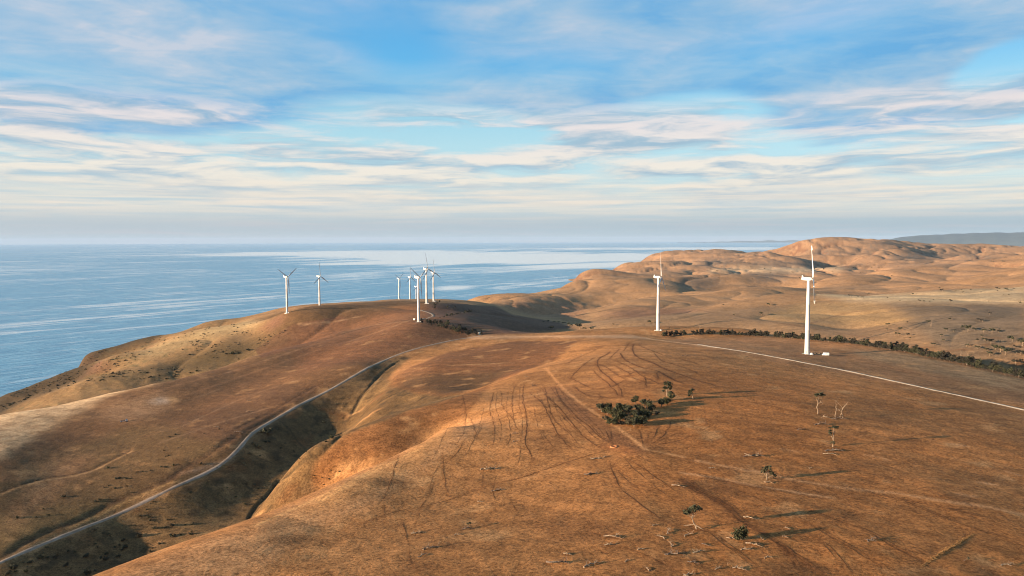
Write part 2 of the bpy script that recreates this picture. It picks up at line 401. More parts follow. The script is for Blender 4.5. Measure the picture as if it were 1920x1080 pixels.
_gul = np.exp(-np.abs(pnoise(_rx / 330, _ry / 380, 57)) * 11) + 0.6 * np.exp(-np.abs(pnoise(_wx / 210, _wy / 210, 58)) * 7)
GZ -= _far * _land * (6 + 15 * _far2) * _gul
_rx = (_wx * 0.9 + _wy * 0.44) / 1.9; _ry = (_wy * 0.9 - _wx * 0.44)
_mid = sstep(500, 1000, GR) * (1 - 0.6 * _far)
GZ += _mid * _land * (2.2 * fbm(_wx / 140, _wy / 140, 3, 13) - 4.0 * sstep(1000, 1200, GR) * np.exp(-np.abs(pnoise(_rx / 150, _ry / 190, 63)) * 9))
_coast = _land * sstep(0.0, 1.0, (150 - GZ) / 60) * sstep(900, 1200, GR)
GZ += _coast * 5 * (ridged(_wx / 130, _wy / 130, 3, 23) - 0.5)
GZ += _land * (0.5 * fbm(GX / 45, GY / 45, 3, 17) + 0.12 * fbm(GX / 9, GY / 9, 2, 19))
GZ = np.maximum(GZ, -14)

def terrain_z(x, y):
    x = np.asarray(x, float); y = np.asarray(y, float)
    th = np.arctan2(x, y); lr = np.log(np.hypot(x, y))
    fi = np.interp(th, TH, np.arange(len(TH))); fj = np.interp(lr, LR, np.arange(len(LR)))
    i = np.clip(fi.astype(int), 0, len(TH) - 2); j = np.clip(fj.astype(int), 0, len(LR) - 2)
    a = fi - i; b = fj - j
    return (GZ[j, i] * (1 - a) + GZ[j, i + 1] * a) * (1 - b) + (GZ[j + 1, i] * (1 - a) + GZ[j + 1, i + 1] * a) * b
def hit(px, py):
    """the point of the ground seen along a line of sight"""
    th, s = ray_ts(px, py)
    fi = np.interp(th, TH, np.arange(len(TH))); i = int(min(fi, len(TH) - 2)); a = fi - i
    z = GZ[:, i] * (1 - a) + GZ[:, i + 1] * a
    R = np.exp(LR)
    below = (CAMZ - s * R) - z
    k = np.nonzero(below <= 0)[0]
    if len(k) == 0 or z[k[0]] < 0:
        # nearest miss: the skyline of that column
        sl = (CAMZ - z) / R
        sl[z < 1] = 9
        j = int(np.argmin(np.abs(sl - s)))
        r = R[j]
    else:
        j = max(1, k[0]); t = below[j - 1] / (below[j - 1] - below[j] + 1e-9); r = R[j - 1] + (R[j] - R[j - 1]) * t
    x, y = r * math.sin(th), r * math.cos(th)
    return Vector((x, y, float(terrain_z(x, y))))

# ------------------------------------------------------------------ terrain: colours of grass and soil (real cover, with some sun and shade painted in)
def _proj(x, y, z):
    vx, vy, vz = x, y, z - CAMZ
    f = vx * _F.x + vy * _F.y + vz * _F.z
    return 960 + FPX * (vx * _R.x + vy * _R.y + vz * _R.z) / f, 540 - FPX * (vx * _U.x + vy * _U.y + vz * _U.z) / f
VPX, VPY = _proj(GX, GY, GZ)
_inv = (GY > 20)
_jx = fbm(GX / 30, GY / 30, 3, 61); _jy = fbm(GX / 30, GY / 30, 3, 71)
_js = np.clip(1500.0 / GR, 0.5, 4.0)
def inside(poly, jitter=3.0, rmin=0, rmax=1e9, soft=None):
    if soft is None: soft = 0 if jitter <= 1 else (1 if jitter <= 3 else 3)
    poly = np.array(poly, float)
    m = _inv & (GR > rmin) & (GR < rmax) & (VPX > poly[:, 0].min() - 30) & (VPX < poly[:, 0].max() + 30) & (VPY > poly[:, 1].min() - 30) & (VPY < poly[:, 1].max() + 30)
    k = np.nonzero(m)
    x = VPX[k] + _jx[k] * jitter * _js[k]; y = VPY[k] + _jy[k] * jitter * _js[k] * 0.5
    c = np.zeros(len(x), bool)
    for (x1, y1), (x2, y2) in zip(poly, np.roll(poly, -1, 0)):
        if y1 == y2: continue
        h = ((y1 > y) != (y2 > y)) & (x < (x2 - x1) * (y - y1) / (y2 - y1) + x1)
        c ^= h
    out = np.zeros(GR.shape, np.float32); out[k] = c
    for ax, w in ((0, 2), (1, 3)):
        if soft:
            cs = np.cumsum(np.pad(out, [(w * soft + 1, w * soft) if a_ == ax else (0, 0) for a_ in (0, 1)], mode='edge'), axis=ax, dtype=np.float64)
            L_ = 2 * w * soft + 1
            out = ((np.take(cs, range(L_, cs.shape[ax]), ax) - np.take(cs, range(0, cs.shape[ax] - L_), ax)) / L_).astype(np.float32)
    return out
COL = np.empty(GR.shape + (3,), np.float32)
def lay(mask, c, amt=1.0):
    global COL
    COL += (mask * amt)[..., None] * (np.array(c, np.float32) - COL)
COL[:] = (.25, .127, .050)
n_big = fbm(GX / 220, GY / 220, 4, 81); n_med = fbm(GX / 60, GY / 60, 4, 91); n_sm = fbm(GX / 14, GY / 14, 3, 101)
# far country: paler dry grass
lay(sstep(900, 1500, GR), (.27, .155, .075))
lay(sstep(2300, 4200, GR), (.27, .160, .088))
# left hillside
ROADPX = [(-260,1175),(-60,1085),(0,1055),(100,1012),(225,962),(330,912),(400,880),(440,850),(470,815),(500,795),(560,760),(620,730),(690,690),(760,660),(830,642),(880,633)]
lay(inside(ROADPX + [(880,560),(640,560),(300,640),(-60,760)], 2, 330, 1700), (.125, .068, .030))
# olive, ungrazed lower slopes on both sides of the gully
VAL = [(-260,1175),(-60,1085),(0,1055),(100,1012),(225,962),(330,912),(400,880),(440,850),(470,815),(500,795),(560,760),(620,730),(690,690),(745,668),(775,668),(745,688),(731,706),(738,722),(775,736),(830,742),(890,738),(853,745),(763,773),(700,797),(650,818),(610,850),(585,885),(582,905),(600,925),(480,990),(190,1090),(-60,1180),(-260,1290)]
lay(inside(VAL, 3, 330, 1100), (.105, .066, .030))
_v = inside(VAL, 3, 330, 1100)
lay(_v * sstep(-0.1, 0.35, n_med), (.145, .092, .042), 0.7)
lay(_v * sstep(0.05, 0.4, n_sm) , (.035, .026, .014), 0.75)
# rough orange nose of the second lobe
lay(inside([(582,905),(585,885),(610,850),(650,818),(700,797),(763,773),(853,745),(920,722),(880,772),(763,846),(640,908),(600,925)], 2, 330, 700), (.155, .074, .028))
lay(inside([(585,900),(640,850),(700,830),(680,880),(620,918)], 4, 330, 700) * sstep(-0.05, 0.2, n_sm), (.09, .048, .02), 0.8)
# hillside above the road: patches
lay(inside([(-60,905),(60,870),(140,840),(240,800),(330,800),(420,830),(430,850),(330,912),(225,962),(0,1055),(-60,1085)], 5, 350, 1000), (.092, .064, .028), 0.85)
lay(inside([(0,1010),(60,900),(100,862),(180,850),(130,905),(60,960)], 4, 350, 1000), (.26, .145, .07), 0.8)
lay(inside([(180,780),(210,755),(300,735),(330,750),(300,775),(240,790)], 5, 500, 1200), (.27, .165, .09), 0.8)
lay(inside([(278,752),(300,746),(322,750),(312,757),(288,757)], 3, 500, 1200), (.38, .30, .23), 0.9)
lay(inside([(310,750),(325,744),(336,750),(326,754)], 2, 500, 1200), (.40, .25, .12), 0.9)
lay(inside([(340,790),(420,750),(540,720),(600,730),(560,758),(500,795),(470,815),(430,830),(360,820)], 6, 500, 1200), (.100, .056, .030), 0.8)
lay(inside([(330,765),(480,700),(620,640),(700,640),(620,690),(480,740),(380,775)], 8, 500, 1300), (.150, .078, .036), 0.6)
# tan strip along the ridge top, its sunlit brightness painted in; coastal slopes
STRIP = [(-60,890),(0,853),(60,822),(100,797),(150,770),(200,743),(250,728),(287,721),(345,705),(345,698),(287,710),(200,728),(100,755),(-60,775)]
lay(inside(STRIP, 3, 500, 1000, 3) * np.clip(.85 + .6 * n_sm, .4, 1), (.54, .39, .23))
_cst = sstep(1000, 1080, GR) * (GR < 2150) * _inv * (VPX < 560)
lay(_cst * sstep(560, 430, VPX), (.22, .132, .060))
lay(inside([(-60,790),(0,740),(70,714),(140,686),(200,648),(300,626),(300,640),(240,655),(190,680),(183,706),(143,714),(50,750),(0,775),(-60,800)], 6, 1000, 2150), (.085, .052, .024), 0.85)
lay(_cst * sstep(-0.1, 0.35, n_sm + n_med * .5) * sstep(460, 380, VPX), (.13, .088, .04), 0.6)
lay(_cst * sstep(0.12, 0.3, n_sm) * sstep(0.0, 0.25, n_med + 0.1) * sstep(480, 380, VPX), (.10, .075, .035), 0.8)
lay(inside([(330,690),(400,655),(470,648),(470,668),(400,690),(300,718),(240,728)], 5, 1050, 1400), (.11, .072, .032), 0.85)  # olive growth in the fold, darkened further for its shade
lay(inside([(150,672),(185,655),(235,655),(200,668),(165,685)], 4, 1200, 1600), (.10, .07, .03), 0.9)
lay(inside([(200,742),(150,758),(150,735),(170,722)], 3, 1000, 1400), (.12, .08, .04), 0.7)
lay(inside([(390,612),(470,600),(500,607),(440,622),(370,640),(280,668),(220,678),(300,645)], 4, 1050, 1700), (.36, .25, .12), 0.7)
# ploughed dark paddock with a straight edge
lay(inside([(478,655),(540,613),(552,607),(640,592),(655,600),(640,622),(560,650),(490,672)], 1, 900, 1700), (.135, .066, .034))
# brown top of the turbine hill, dark spur to its right
lay(inside([(560,640),(640,600),(760,575),(880,575),(880,632),(760,655),(640,700),(560,740)], 4, 900, 1500), (.155, .072, .034), 0.85)
lay(inside([(800,572),(850,568),(885,572),(930,574),(960,590),(1050,605),(1075,614),(1000,627),(900,628),(840,608),(800,590)], 2, 1040, 1990), (.105, .058, .038), 0.95)
lay(inside([(930,573),(990,560),(1060,560),(1100,580),(1080,600),(1000,593),(953,580)], 4, 1650, 2600), (.20, .11, .065), 0.7)
# saddle between the hills, pale worn ground
lay(inside([(880,628),(1000,630),(1180,628),(1240,638),(1180,634),(1000,634),(880,637)], 2, 700, 1100), (.36, .22, .125), 0.8)
lay(inside([(740,706),(770,690),(840,660),(960,640),(1080,640),(1040,675),(920,720),(830,742),(775,736),(738,722)], 3, 560, 1000), (.112, .054, .025), 0.9)
lay(inside([(733,703),(760,688),(800,690),(790,725),(745,722)], 6, 560, 1000), (.21, .11, .055), 0.55)
lay(inside([(733,720),(775,700),(880,700),(960,690),(920,722),(830,744),(775,738)], 8, 560, 1000), (.066, .042, .020), 0.7)
# paddock by the white track, and the country behind the windbreak
lay(inside([(1240,640),(1330,628),(1600,642),(1930,705),(1930,765),(1513,690),(1330,655)], 3, 350, 900), (.23, .125, .06), 0.8)
lay(inside([(1560,652),(1700,662),(1930,712),(1930,742),(1800,712),(1650,680)], 5, 350, 900), (.20, .145, .085), 0.75)
lay(inside([(1100,600),(1190,594),(1320,583),(1376,570),(1453,560),(1560,585),(1700,600),(1930,610),(1930,700),(1700,660),(1400,630),(1100,622)], 5, 1050, 1640), (.20, .124, .066), 0.85)
lay(inside([(1640,566),(1930,572),(1930,690),(1800,680),(1740,640),(1700,600)], 8, 780, 1600), (.125, .092, .060), 0.85)  # grey of the shaded right-facing slope, painted into the colour
lay(inside([(1420,598),(1500,566),(1640,566),(1720,600),(1640,612)], 8, 1000, 1760), (.28, .175, .078), 0.8)
lay(inside([(1509,550),(1640,553),(1760,546),(1930,535),(1930,570),(1700,567),(1600,565)], 4, 1200, 2400), (.40, .29, .165), 0.85)
lay(inside([(1120,590),(1187,575),(1231,577),(1320,582),(1250,592),(1187,598)], 4, 1600, 2300), (.16, .085, .05), 0.85)
# grey shade on the far gully sides, painted into the ground colour
for cx, cy, rx, ry in ((1310,530,45,13),(1440,520,38,12),(1470,497,90,9),(1345,493,45,8),(1650,462,40,8),(1540,473,26,5),(1720,482,45,12),(1830,482,40,6)):
    a = np.exp(-(((VPX - cx + _jx * 26) / rx) ** 2 + ((VPY - cy + _jy * 10) / ry) ** 2) ** 2) * _inv * (GR > 2100)
    lay(a * (0.6 + 0.4 * sstep(-0.2, 0.3, n_sm)), (.105, .085, .066), 0.9)
lay(inside([(1330,506),(1400,500),(1500,503),(1580,500),(1580,508),(1500,512),(1330,512)], 3, 3000, 5000), (.40, .29, .18), 0.7)
# near hill: reddish centre, tan left shoulder
lay(sstep(900, 1300, VPX) * (1 - sstep(480, 620, GR)) * _inv * sstep(-0.35, 0.3, n_big + 0.1), (.225, .092, .027), 0.75)
lay(inside([(190,1090),(480,985),(640,908),(763,846),(880,776),(920,790),(760,900),(620,985),(420,1100)], 8, 150, 480), (.33, .185, .088), 0.7)
lay(inside([(520,985),(640,918),(763,850),(840,800),(850,815),(760,880),(640,945)], 6, 150, 480), (.30, .165, .062), 0.5)
lay(inside([(700,1100),(860,960),(1100,900),(1300,960),(1300,1100)], 14, 100, 420), (.18, .088, .033), 0.6)
# mottling of the pasture
COL *= (1 + 0.30 * n_big + 0.32 * n_med + 0.20 * n_sm)[..., None]
_st = fbm((GX * 0.85 - GY * 0.5) / 60, (GX * 0.5 + GY * 0.85) / 9, 3, 111)
COL *= (1 + 0.34 * _st * (GR < 1300))[..., None]
lay(sstep(0.22, 0.5, fbm(GX / 26, GY / 26, 4, 131)) * (GR < 1100), (.34, .20, .092), 0.55)
lay(sstep(0.2, 0.5, fbm(GX / 35, GY / 35, 4, 141)) * (GR < 1100), (.115, .055, .022), 0.55)

# ---- worn sheep pads, wheel tracks, the near tower's painted shadow
def pline(pts, step=6.0):
    out = []
    for a, b in zip(pts[:-1], pts[1:]):
        n = max(1, int(math.hypot(b[0] - a[0], b[1] - a[1]) / step))
        out += [(a[0] + (b[0] - a[0]) * k / n, a[1] + (b[1] - a[1]) * k / n) for k in range(n)]
    out.append(pts[-1])
    return out
def spline(pts, step=6.0):
    """Catmull-Rom through picture points"""
    P_ = [pts[0]] + list(pts) + [pts[-1]]; out = []
    for i in range(1, len(P_) - 2):
        p0, p1, p2, p3 = [np.array(q, float) for q in P_[i - 1:i + 3]]
        n = max(1, int(np.hypot(*(p2 - p1)) / step))
        for k in range(n):
            t = k / n
            out.append(tuple(0.5 * (2 * p1 + (p2 - p0) * t + (2 * p0 - 5 * p1 + 4 * p2 - p3) * t * t + (3 * p1 - 3 * p2 + p3 - p0) * t ** 3)))
    out.append(tuple(map(float, pts[-1])))
    return out
def dist_to(world, reach):
    D = np.full(GR.shape, 1e9, np.float32)
    for a, b in zip(world[:-1], world[1:]):
        ax, ay, bx, by = a.x, a.y, b.x, b.y
        if math.hypot(bx - ax, by - ay) > 120: continue
        r1 = min(math.hypot(ax, ay), math.hypot(bx, by)) - reach; r2 = max(math.hypot(ax, ay), math.hypot(bx, by)) + reach
        t = [math.atan2(ax, ay), math.atan2(bx, by)]; da = reach / max(r1, 40)
        j1, j2 = np.searchsorted(LR, [math.log(max(r1, 45)), math.log(r2)]); i1, i2 = np.searchsorted(TH, [min(t) - da, max(t) + da])
        x = GX[j1:j2, i1:i2]; y = GY[j1:j2, i1:i2]
        if x.size == 0: continue
        l2 = (bx - ax) ** 2 + (by - ay) ** 2 + 1e-9
        u = np.clip(((x - ax) * (bx - ax) + (y - ay) * (by - ay)) / l2, 0, 1)
        d = np.hypot(x - ax - u * (bx - ax), y - ay - u * (by - ay))
        D[j1:j2, i1:i2] = np.minimum(D[j1:j2, i1:i2], d)
    return D
_wob = fbm(GX / 12, GY / 12, 3, 151)
_pat = 0.95 + 0.5 * fbm(GX / 22, GY / 22, 2, 161)
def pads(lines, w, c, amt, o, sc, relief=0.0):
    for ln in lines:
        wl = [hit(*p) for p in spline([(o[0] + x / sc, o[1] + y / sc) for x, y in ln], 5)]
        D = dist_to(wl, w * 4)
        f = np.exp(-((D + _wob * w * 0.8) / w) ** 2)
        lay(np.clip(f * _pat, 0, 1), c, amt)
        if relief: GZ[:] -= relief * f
PAD = (.088, .030, .009)
A6 = [[(880,30),(862,90),(880,160),(950,215),(1060,255),(1160,290),(1240,340),(1400,400),(1520,440),(1640,480),(1760,520),(1920,560)],
 [(708,150),(730,200),(790,250),(900,305),(1020,345),(1180,380),(1270,430),(1400,500),(1540,550)],
 [(570,130),(540,165),(440,215),(405,290),(430,340),(480,400),(560,460),(640,540),(670,560)],
 [(370,210),(250,290),(160,370),(80,460),(60,500)], [(420,290),(520,330),(600,390),(680,440),(760,480),(800,500)],
 [(620,300),(700,350),(800,400),(850,440)], [(800,450),(900,480),(1020,520),(1140,550)],
 [(640,250),(760,300),(880,360),(980,440),(1080,490),(1200,540),(1250,560)], [(800,450),(850,410),(930,390),(1000,400),(1100,430)],
 [(80,470),(160,520),(260,570),(360,610),(480,605),(600,580),(670,550),(760,500)], [(360,370),(420,440),(500,500),(570,560),(640,640),(670,720)],
 [(1140,150),(1190,210),(1260,260),(1340,280),(1440,310),(1540,345),(1660,390),(1720,430),(1860,450)],
 [(930,40),(1030,90),(1140,130),(1240,170),(1340,190)], [(1480,220),(1560,250),(1640,270),(1720,300),(1860,310)],
 [(1020,440),(1030,520),(1050,600)], [(1180,400),(1190,500)], [(110,580),(250,680),(420,720),(600,720)], [(430,680),(470,750)], [(680,560),(715,640),(715,730)],
 [(450,60),(350,130),(230,180),(100,240),(0,300)], [(1800,190),(1860,210),(1960,230)], [(820,20),(780,80),(740,130)], [(700,90),(640,150),(560,230)], [(1750,370),(1850,385),(2000,400)]]
pads(A6[:3], 1.9, PAD, 0.42, (1060, 640), 6.857)
pads(A6[3:], 1.4, PAD, 0.28, (1060, 640), 6.857)
A5 = [[(1030,0),(1020,80),(1040,180),(1045,260),(1035,320),(1060,380),(1080,440)], [(1060,50),(1130,110),(1180,210),(1230,300),(1300,370)],
 [(1140,10),(1160,70),(1230,140),(1290,210),(1360,290),(1440,350),(1500,360)], [(1200,10),(1230,80),(1300,160),(1380,230),(1460,300),(1530,350)], [(1150,60),(1190,190),(1260,260)],
 [(1500,370),(1300,430),(1150,480),(1000,530),(860,560),(780,590)], [(1500,420),(1550,550),(1600,610),(1700,690),(1800,760),(1920,830)]]
pads(A5, .9, PAD, 0.30, (640, 720), 3.0)
B5 = [[(900,40),(910,130),(960,190),(1000,270)], [(860,40),(835,150),(860,230),(850,360)], [(320,170),(330,220),(355,260)], [(320,400),(300,470),(270,580),(245,640),(245,780)],
 [(760,290),(740,220),(720,180)], [(800,210),(770,280),(760,310)], [(570,380),(575,480),(590,590),(620,640)], [(780,590),(640,640),(460,690),(300,720),(100,790)],
 [(1530,440),(1590,530),(1680,590)], [(1570,400),(1720,490),(1820,560),(1920,630)], [(530,540),(490,630),(440,710),(410,810)], [(330,750),(375,880),(385,980),(440,1070)],
 [(680,60),(700,160),(690,230)], [(980,0),(960,90),(970,210)], [(700,310),(640,400),(560,470)], [(800,480),(790,580)], [(930,620),(1000,740)], [(1540,900),(1700,960),(1900,1050)],
 [(1000,20),(1080,10),(1200,-30)], [(1400,330),(1300,310),(1180,300)]]
D5 = [[(1010,10),(1000,110),(1020,220),(1010,330)], [(1090,30),(1150,130),(1230,230),(1330,320)], [(1120,20),(1200,130),(1300,240),(1400,330)], [(1170,10),(1260,130),(1340,220),(1440,310),(1510,350)],
 [(1215,10),(1290,120),(1370,200),(1450,280),(1525,345)], [(1240,40),(1330,130),(1420,220),(1500,310)], [(940,30),(930,140),(950,260),(930,380)], [(880,30),(870,130),(900,240),(880,350)], [(1080,120),(1110,250),(1160,350)],
 [(800,120),(780,220),(740,330),(680,430)], [(620,200),(560,330),(500,450)], [(1600,360),(1700,420),(1820,480),(1920,520)], [(1560,380),(1640,470),(1760,570),(1900,680)], [(700,150),(690,260),(640,360)], [(1180,60),(1220,170),(1290,280),(1340,350)],
 [(1000,280),(1010,380),(980,480)], [(1120,260),(1180,340),(1260,400)], [(560,420),(520,520),(480,640)], [(900,480),(860,560),(870,680)], [(1660,430),(1760,520),(1900,600)]]
pads(B5, 0.7, PAD, 0.20, (640, 720), 3.0)
C5 = [[(1700,360),(1680,270),(1670,250)], [(1710,340),(1740,260)], [(1720,340),(1770,280),(1790,220)], [(1740,340),(1820,280),(1860,200)], [(1750,340),(1830,300),(1920,270)], [(1750,345),(1850,330),(1980,290)],
 [(1530,340),(1500,290),(1470,240)], [(1525,340),(1520,290),(1500,240)]]
pads(C5, 0.9, PAD, 0.25, (640, 720), 3.0)
A8 = [[(0,540),(60,590),(180,650),(270,710),(330,770),(450,840),(560,910),(620,960),(700,1000),(800,1080)], [(560,900),(600,960),(640,1020),(690,1080)],
 [(0,820),(150,830),(240,900),(330,960),(400,1020),(480,1080)], [(0,930),(60,980),(140,1050),(180,1080)], [(640,750),(760,810),(900,890),(1000,950),(1120,1020),(1230,1080)],
 [(700,700),(900,780),(1050,830),(1200,920),(1350,1000),(1480,1080)]]
pads(A8[:1], 2.2, (.09, .038, .014), 0.55, (1280, 720), 3.0)
pads(A8, 0.9, (.09, .035, .012), 0.4, (1280, 720), 3.0)
B8 = [[(20,520),(80,575),(200,640),(290,700),(350,760)], [(870,650),(980,690),(1110,730)], [(1560,850),(1700,900),(1850,970),(1920,1000)], [(400,220),(620,240),(760,275),(880,290)],
 [(0,470),(200,540),(420,580),(640,620),(820,650)], [(860,560),(1100,620),(1500,700),(1920,800)], [(300,90),(480,120),(700,170)], [(680,820),(800,900),(900,1000),(960,1080)], [(420,980),(520,1040),(600,1080)], [(1180,620),(1400,720),(1700,830),(1920,880)]]
pads(B8, 0.7, (.10, .042, .016), 0.3, (1280, 720), 3.0)
PALE = [[(80,430),(250,465),(450,500),(600,535),(750,560),(950,590),(1200,615),(1450,655),(1700,690),(1920,735)]]
pads(PALE, 1.6, (.38, .21, .10), 0.75, (1280, 720), 3.0)
pads([[(0,500),(200,530),(400,570),(640,610),(830,640)], [(1030,400),(1090,408),(1150,425)], [(1500,335),(1600,350)], [(1820,490),(1900,515)], [(1680,555),(1750,565)], [(1550,620),(1640,632)], [(560,365),(650,380)]], 1.3, (.37, .215, .11), 0.6, (1280, 720), 3.0)
# fence corridor above the grove: trampled dark belt with a pale pad beside it
pads([[(1195,20),(1270,90),(1350,150),(1440,220),(1540,300),(1660,370)]], 7.0, (.135, .066, .032), 0.75, (640, 720), 3.0)
pads([[(1150,-90),(1230,5),(1300,70),(1380,130),(1470,190),(1560,250),(1640,310),(1715,370)], [(1715,370),(1800,385),(1920,410)]], 1.2, (.40, .21, .09), 0.9, (640, 720), 3.0)
pads([[(1500,352),(1560,360),(1640,380)]], 4.0, (.24, .10, .035), 0.8, (640, 720), 3.0)
# along the white track and over the saddle
pads([[(1180,634),(1260,643),(1360,651),(1450,657)]], 1.2, (.13, .065, .03), 0.7, (0, 0), 1.0)
pads([[(900,634),(1000,631),(1100,631),(1180,630),(1230,637),(1300,646),(1340,652)]], 3.0, (.42, .27, .155), 0.75, (0, 0), 1.0)
pads([[(1560,690),(1700,730),(1800,756),(1925,788)], [(1600,676),(1720,700),(1800,716)], [(1420,668),(1550,705),(1700,748)], [(1560,665),(1640,676),(1680,690)]], 0.9, (.14, .07, .035), 0.6, (0, 0), 1.0)  # last line paints the near tower's cast shadow, the others are worn pads
# ground round the near turbine
pads([[(1490,668),(1516,666),(1560,664),(1580,668)]], 5.0, (.15, .075, .04), 0.7, (0, 0), 1.0)
# left hillside: bench tracks, each with a dark cut bank above it
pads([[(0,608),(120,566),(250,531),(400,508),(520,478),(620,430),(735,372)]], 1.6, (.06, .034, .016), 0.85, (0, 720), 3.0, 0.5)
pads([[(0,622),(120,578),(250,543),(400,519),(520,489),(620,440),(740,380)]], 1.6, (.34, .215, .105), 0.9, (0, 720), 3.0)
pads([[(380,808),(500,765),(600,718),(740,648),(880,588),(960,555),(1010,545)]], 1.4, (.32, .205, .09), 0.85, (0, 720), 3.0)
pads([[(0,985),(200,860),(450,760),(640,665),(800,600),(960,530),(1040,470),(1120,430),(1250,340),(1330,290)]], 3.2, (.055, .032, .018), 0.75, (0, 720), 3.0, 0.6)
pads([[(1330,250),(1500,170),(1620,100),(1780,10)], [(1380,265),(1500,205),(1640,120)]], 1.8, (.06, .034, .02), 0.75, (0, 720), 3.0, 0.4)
pads([[(1030,500),(1150,470),(1290,425)]], 2.5, (.30, .20, .13), 0.7, (0, 720), 3.0)
pads([[(345,752),(380,742),(410,730)], [(300,830),(420,790),(520,760)], [(420,700),(520,668),(610,640)], [(340,800),(460,745),(560,712)]], 1.6, (.27, .18, .11), 0.5, (0, 0), 1.0)
pads([[(255,745),(340,720),(460,690),(560,655)], [(350,740),(470,700),(600,655)]], 3.0, (.28, .15, .075), 0.5, (0, 0), 1.0)
pads([[(610,598),(618,612),(628,625)], [(480,655),(540,614)]], 2.0, (.09, .045, .025), 0.7, (0, 0), 1.0)
pads([[(560,608),(620,604),(680,592)], [(640,625),(700,610),(760,603)], [(655,640),(720,618),(770,600)]], 3.0, (.32, .19, .10), 0.6, (0, 0), 1.0)
pads([[(840,685),(900,683),(955,680)]], 1.6, (.33, .2, .1), 0.8, (0, 0), 1.0)
pads([ROADPX], 3.6, (.235, .150, .082), 0.6, (0, 0), 1.0)
pads([[(1310,646),(1400,660),(1513,681),(1600,698),(1700,720),(1800,742),(1935,772)]], 3.0, (.34, .215, .12), 0.6, (0, 0), 1.0)
# gullies, incised
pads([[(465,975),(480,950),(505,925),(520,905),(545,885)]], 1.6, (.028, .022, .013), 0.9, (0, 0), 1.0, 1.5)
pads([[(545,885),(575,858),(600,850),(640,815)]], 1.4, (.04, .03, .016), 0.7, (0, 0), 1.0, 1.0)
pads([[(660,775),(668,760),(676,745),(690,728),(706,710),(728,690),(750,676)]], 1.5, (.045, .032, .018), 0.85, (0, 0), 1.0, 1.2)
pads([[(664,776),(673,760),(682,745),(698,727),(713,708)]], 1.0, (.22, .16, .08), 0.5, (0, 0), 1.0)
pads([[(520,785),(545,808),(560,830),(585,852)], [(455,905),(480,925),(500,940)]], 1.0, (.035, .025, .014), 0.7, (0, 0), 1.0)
pads([[(480,985),(560,950),(640,912),(720,868)], [(600,940),(700,885),(780,845)]], 1.5, (.40, .25, .11), 0.5, (0, 0), 1.0)
pads([[(1120,578),(1160,568),(1195,560)], [(1040,605),(1100,600),(1160,585),(1200,577)], [(1120,540),(1170,528)], [(1520,606),(1600,585),(1700,575)], [(1300,580),(1500,612),(1640,635)]], 3.0, (.13, .07, .04), 0.6, (0, 0), 1.0)
# bare reddish earth where the ground is too steep to hold grass
_dr = np.gradient(GZ, axis=0) / np.gradient(GR, axis=0); _dt = np.gradient(GZ, axis=1) / (GR * np.gradient(GT, axis=1))
_slope = np.hypot(_dr, _dt)
lay(sstep(0.42, 0.75, _slope + 0.2 * n_med) * sstep(900, 1300, GR), (.135, .070, .042), 0.9)
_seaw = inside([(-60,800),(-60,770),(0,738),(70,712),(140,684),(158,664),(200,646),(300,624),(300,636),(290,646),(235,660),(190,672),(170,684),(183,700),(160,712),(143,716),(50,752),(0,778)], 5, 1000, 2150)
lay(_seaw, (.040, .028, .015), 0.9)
lay(inside([(245,730),(287,716),(330,700),(423,684),(473,662),(560,622),(540,616),(470,640),(410,648),(330,672),(260,700),(215,722)], 6, 1050, 1750), (.070, .047, .021), 0.8)  # olive fold behind the ridge, its shade painted in as well
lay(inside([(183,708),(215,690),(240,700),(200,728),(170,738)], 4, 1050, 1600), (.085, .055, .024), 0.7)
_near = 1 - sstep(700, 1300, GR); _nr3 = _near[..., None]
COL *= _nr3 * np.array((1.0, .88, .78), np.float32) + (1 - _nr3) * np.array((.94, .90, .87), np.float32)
lay(inside(ROADPX + [(880,575),(760,575),(640,600),(480,660),(300,720),(-60,800)], 4, 600, 1250), (.085, .042, .022), 0.35)
COL = np.clip(COL, 0.007, 0.6)

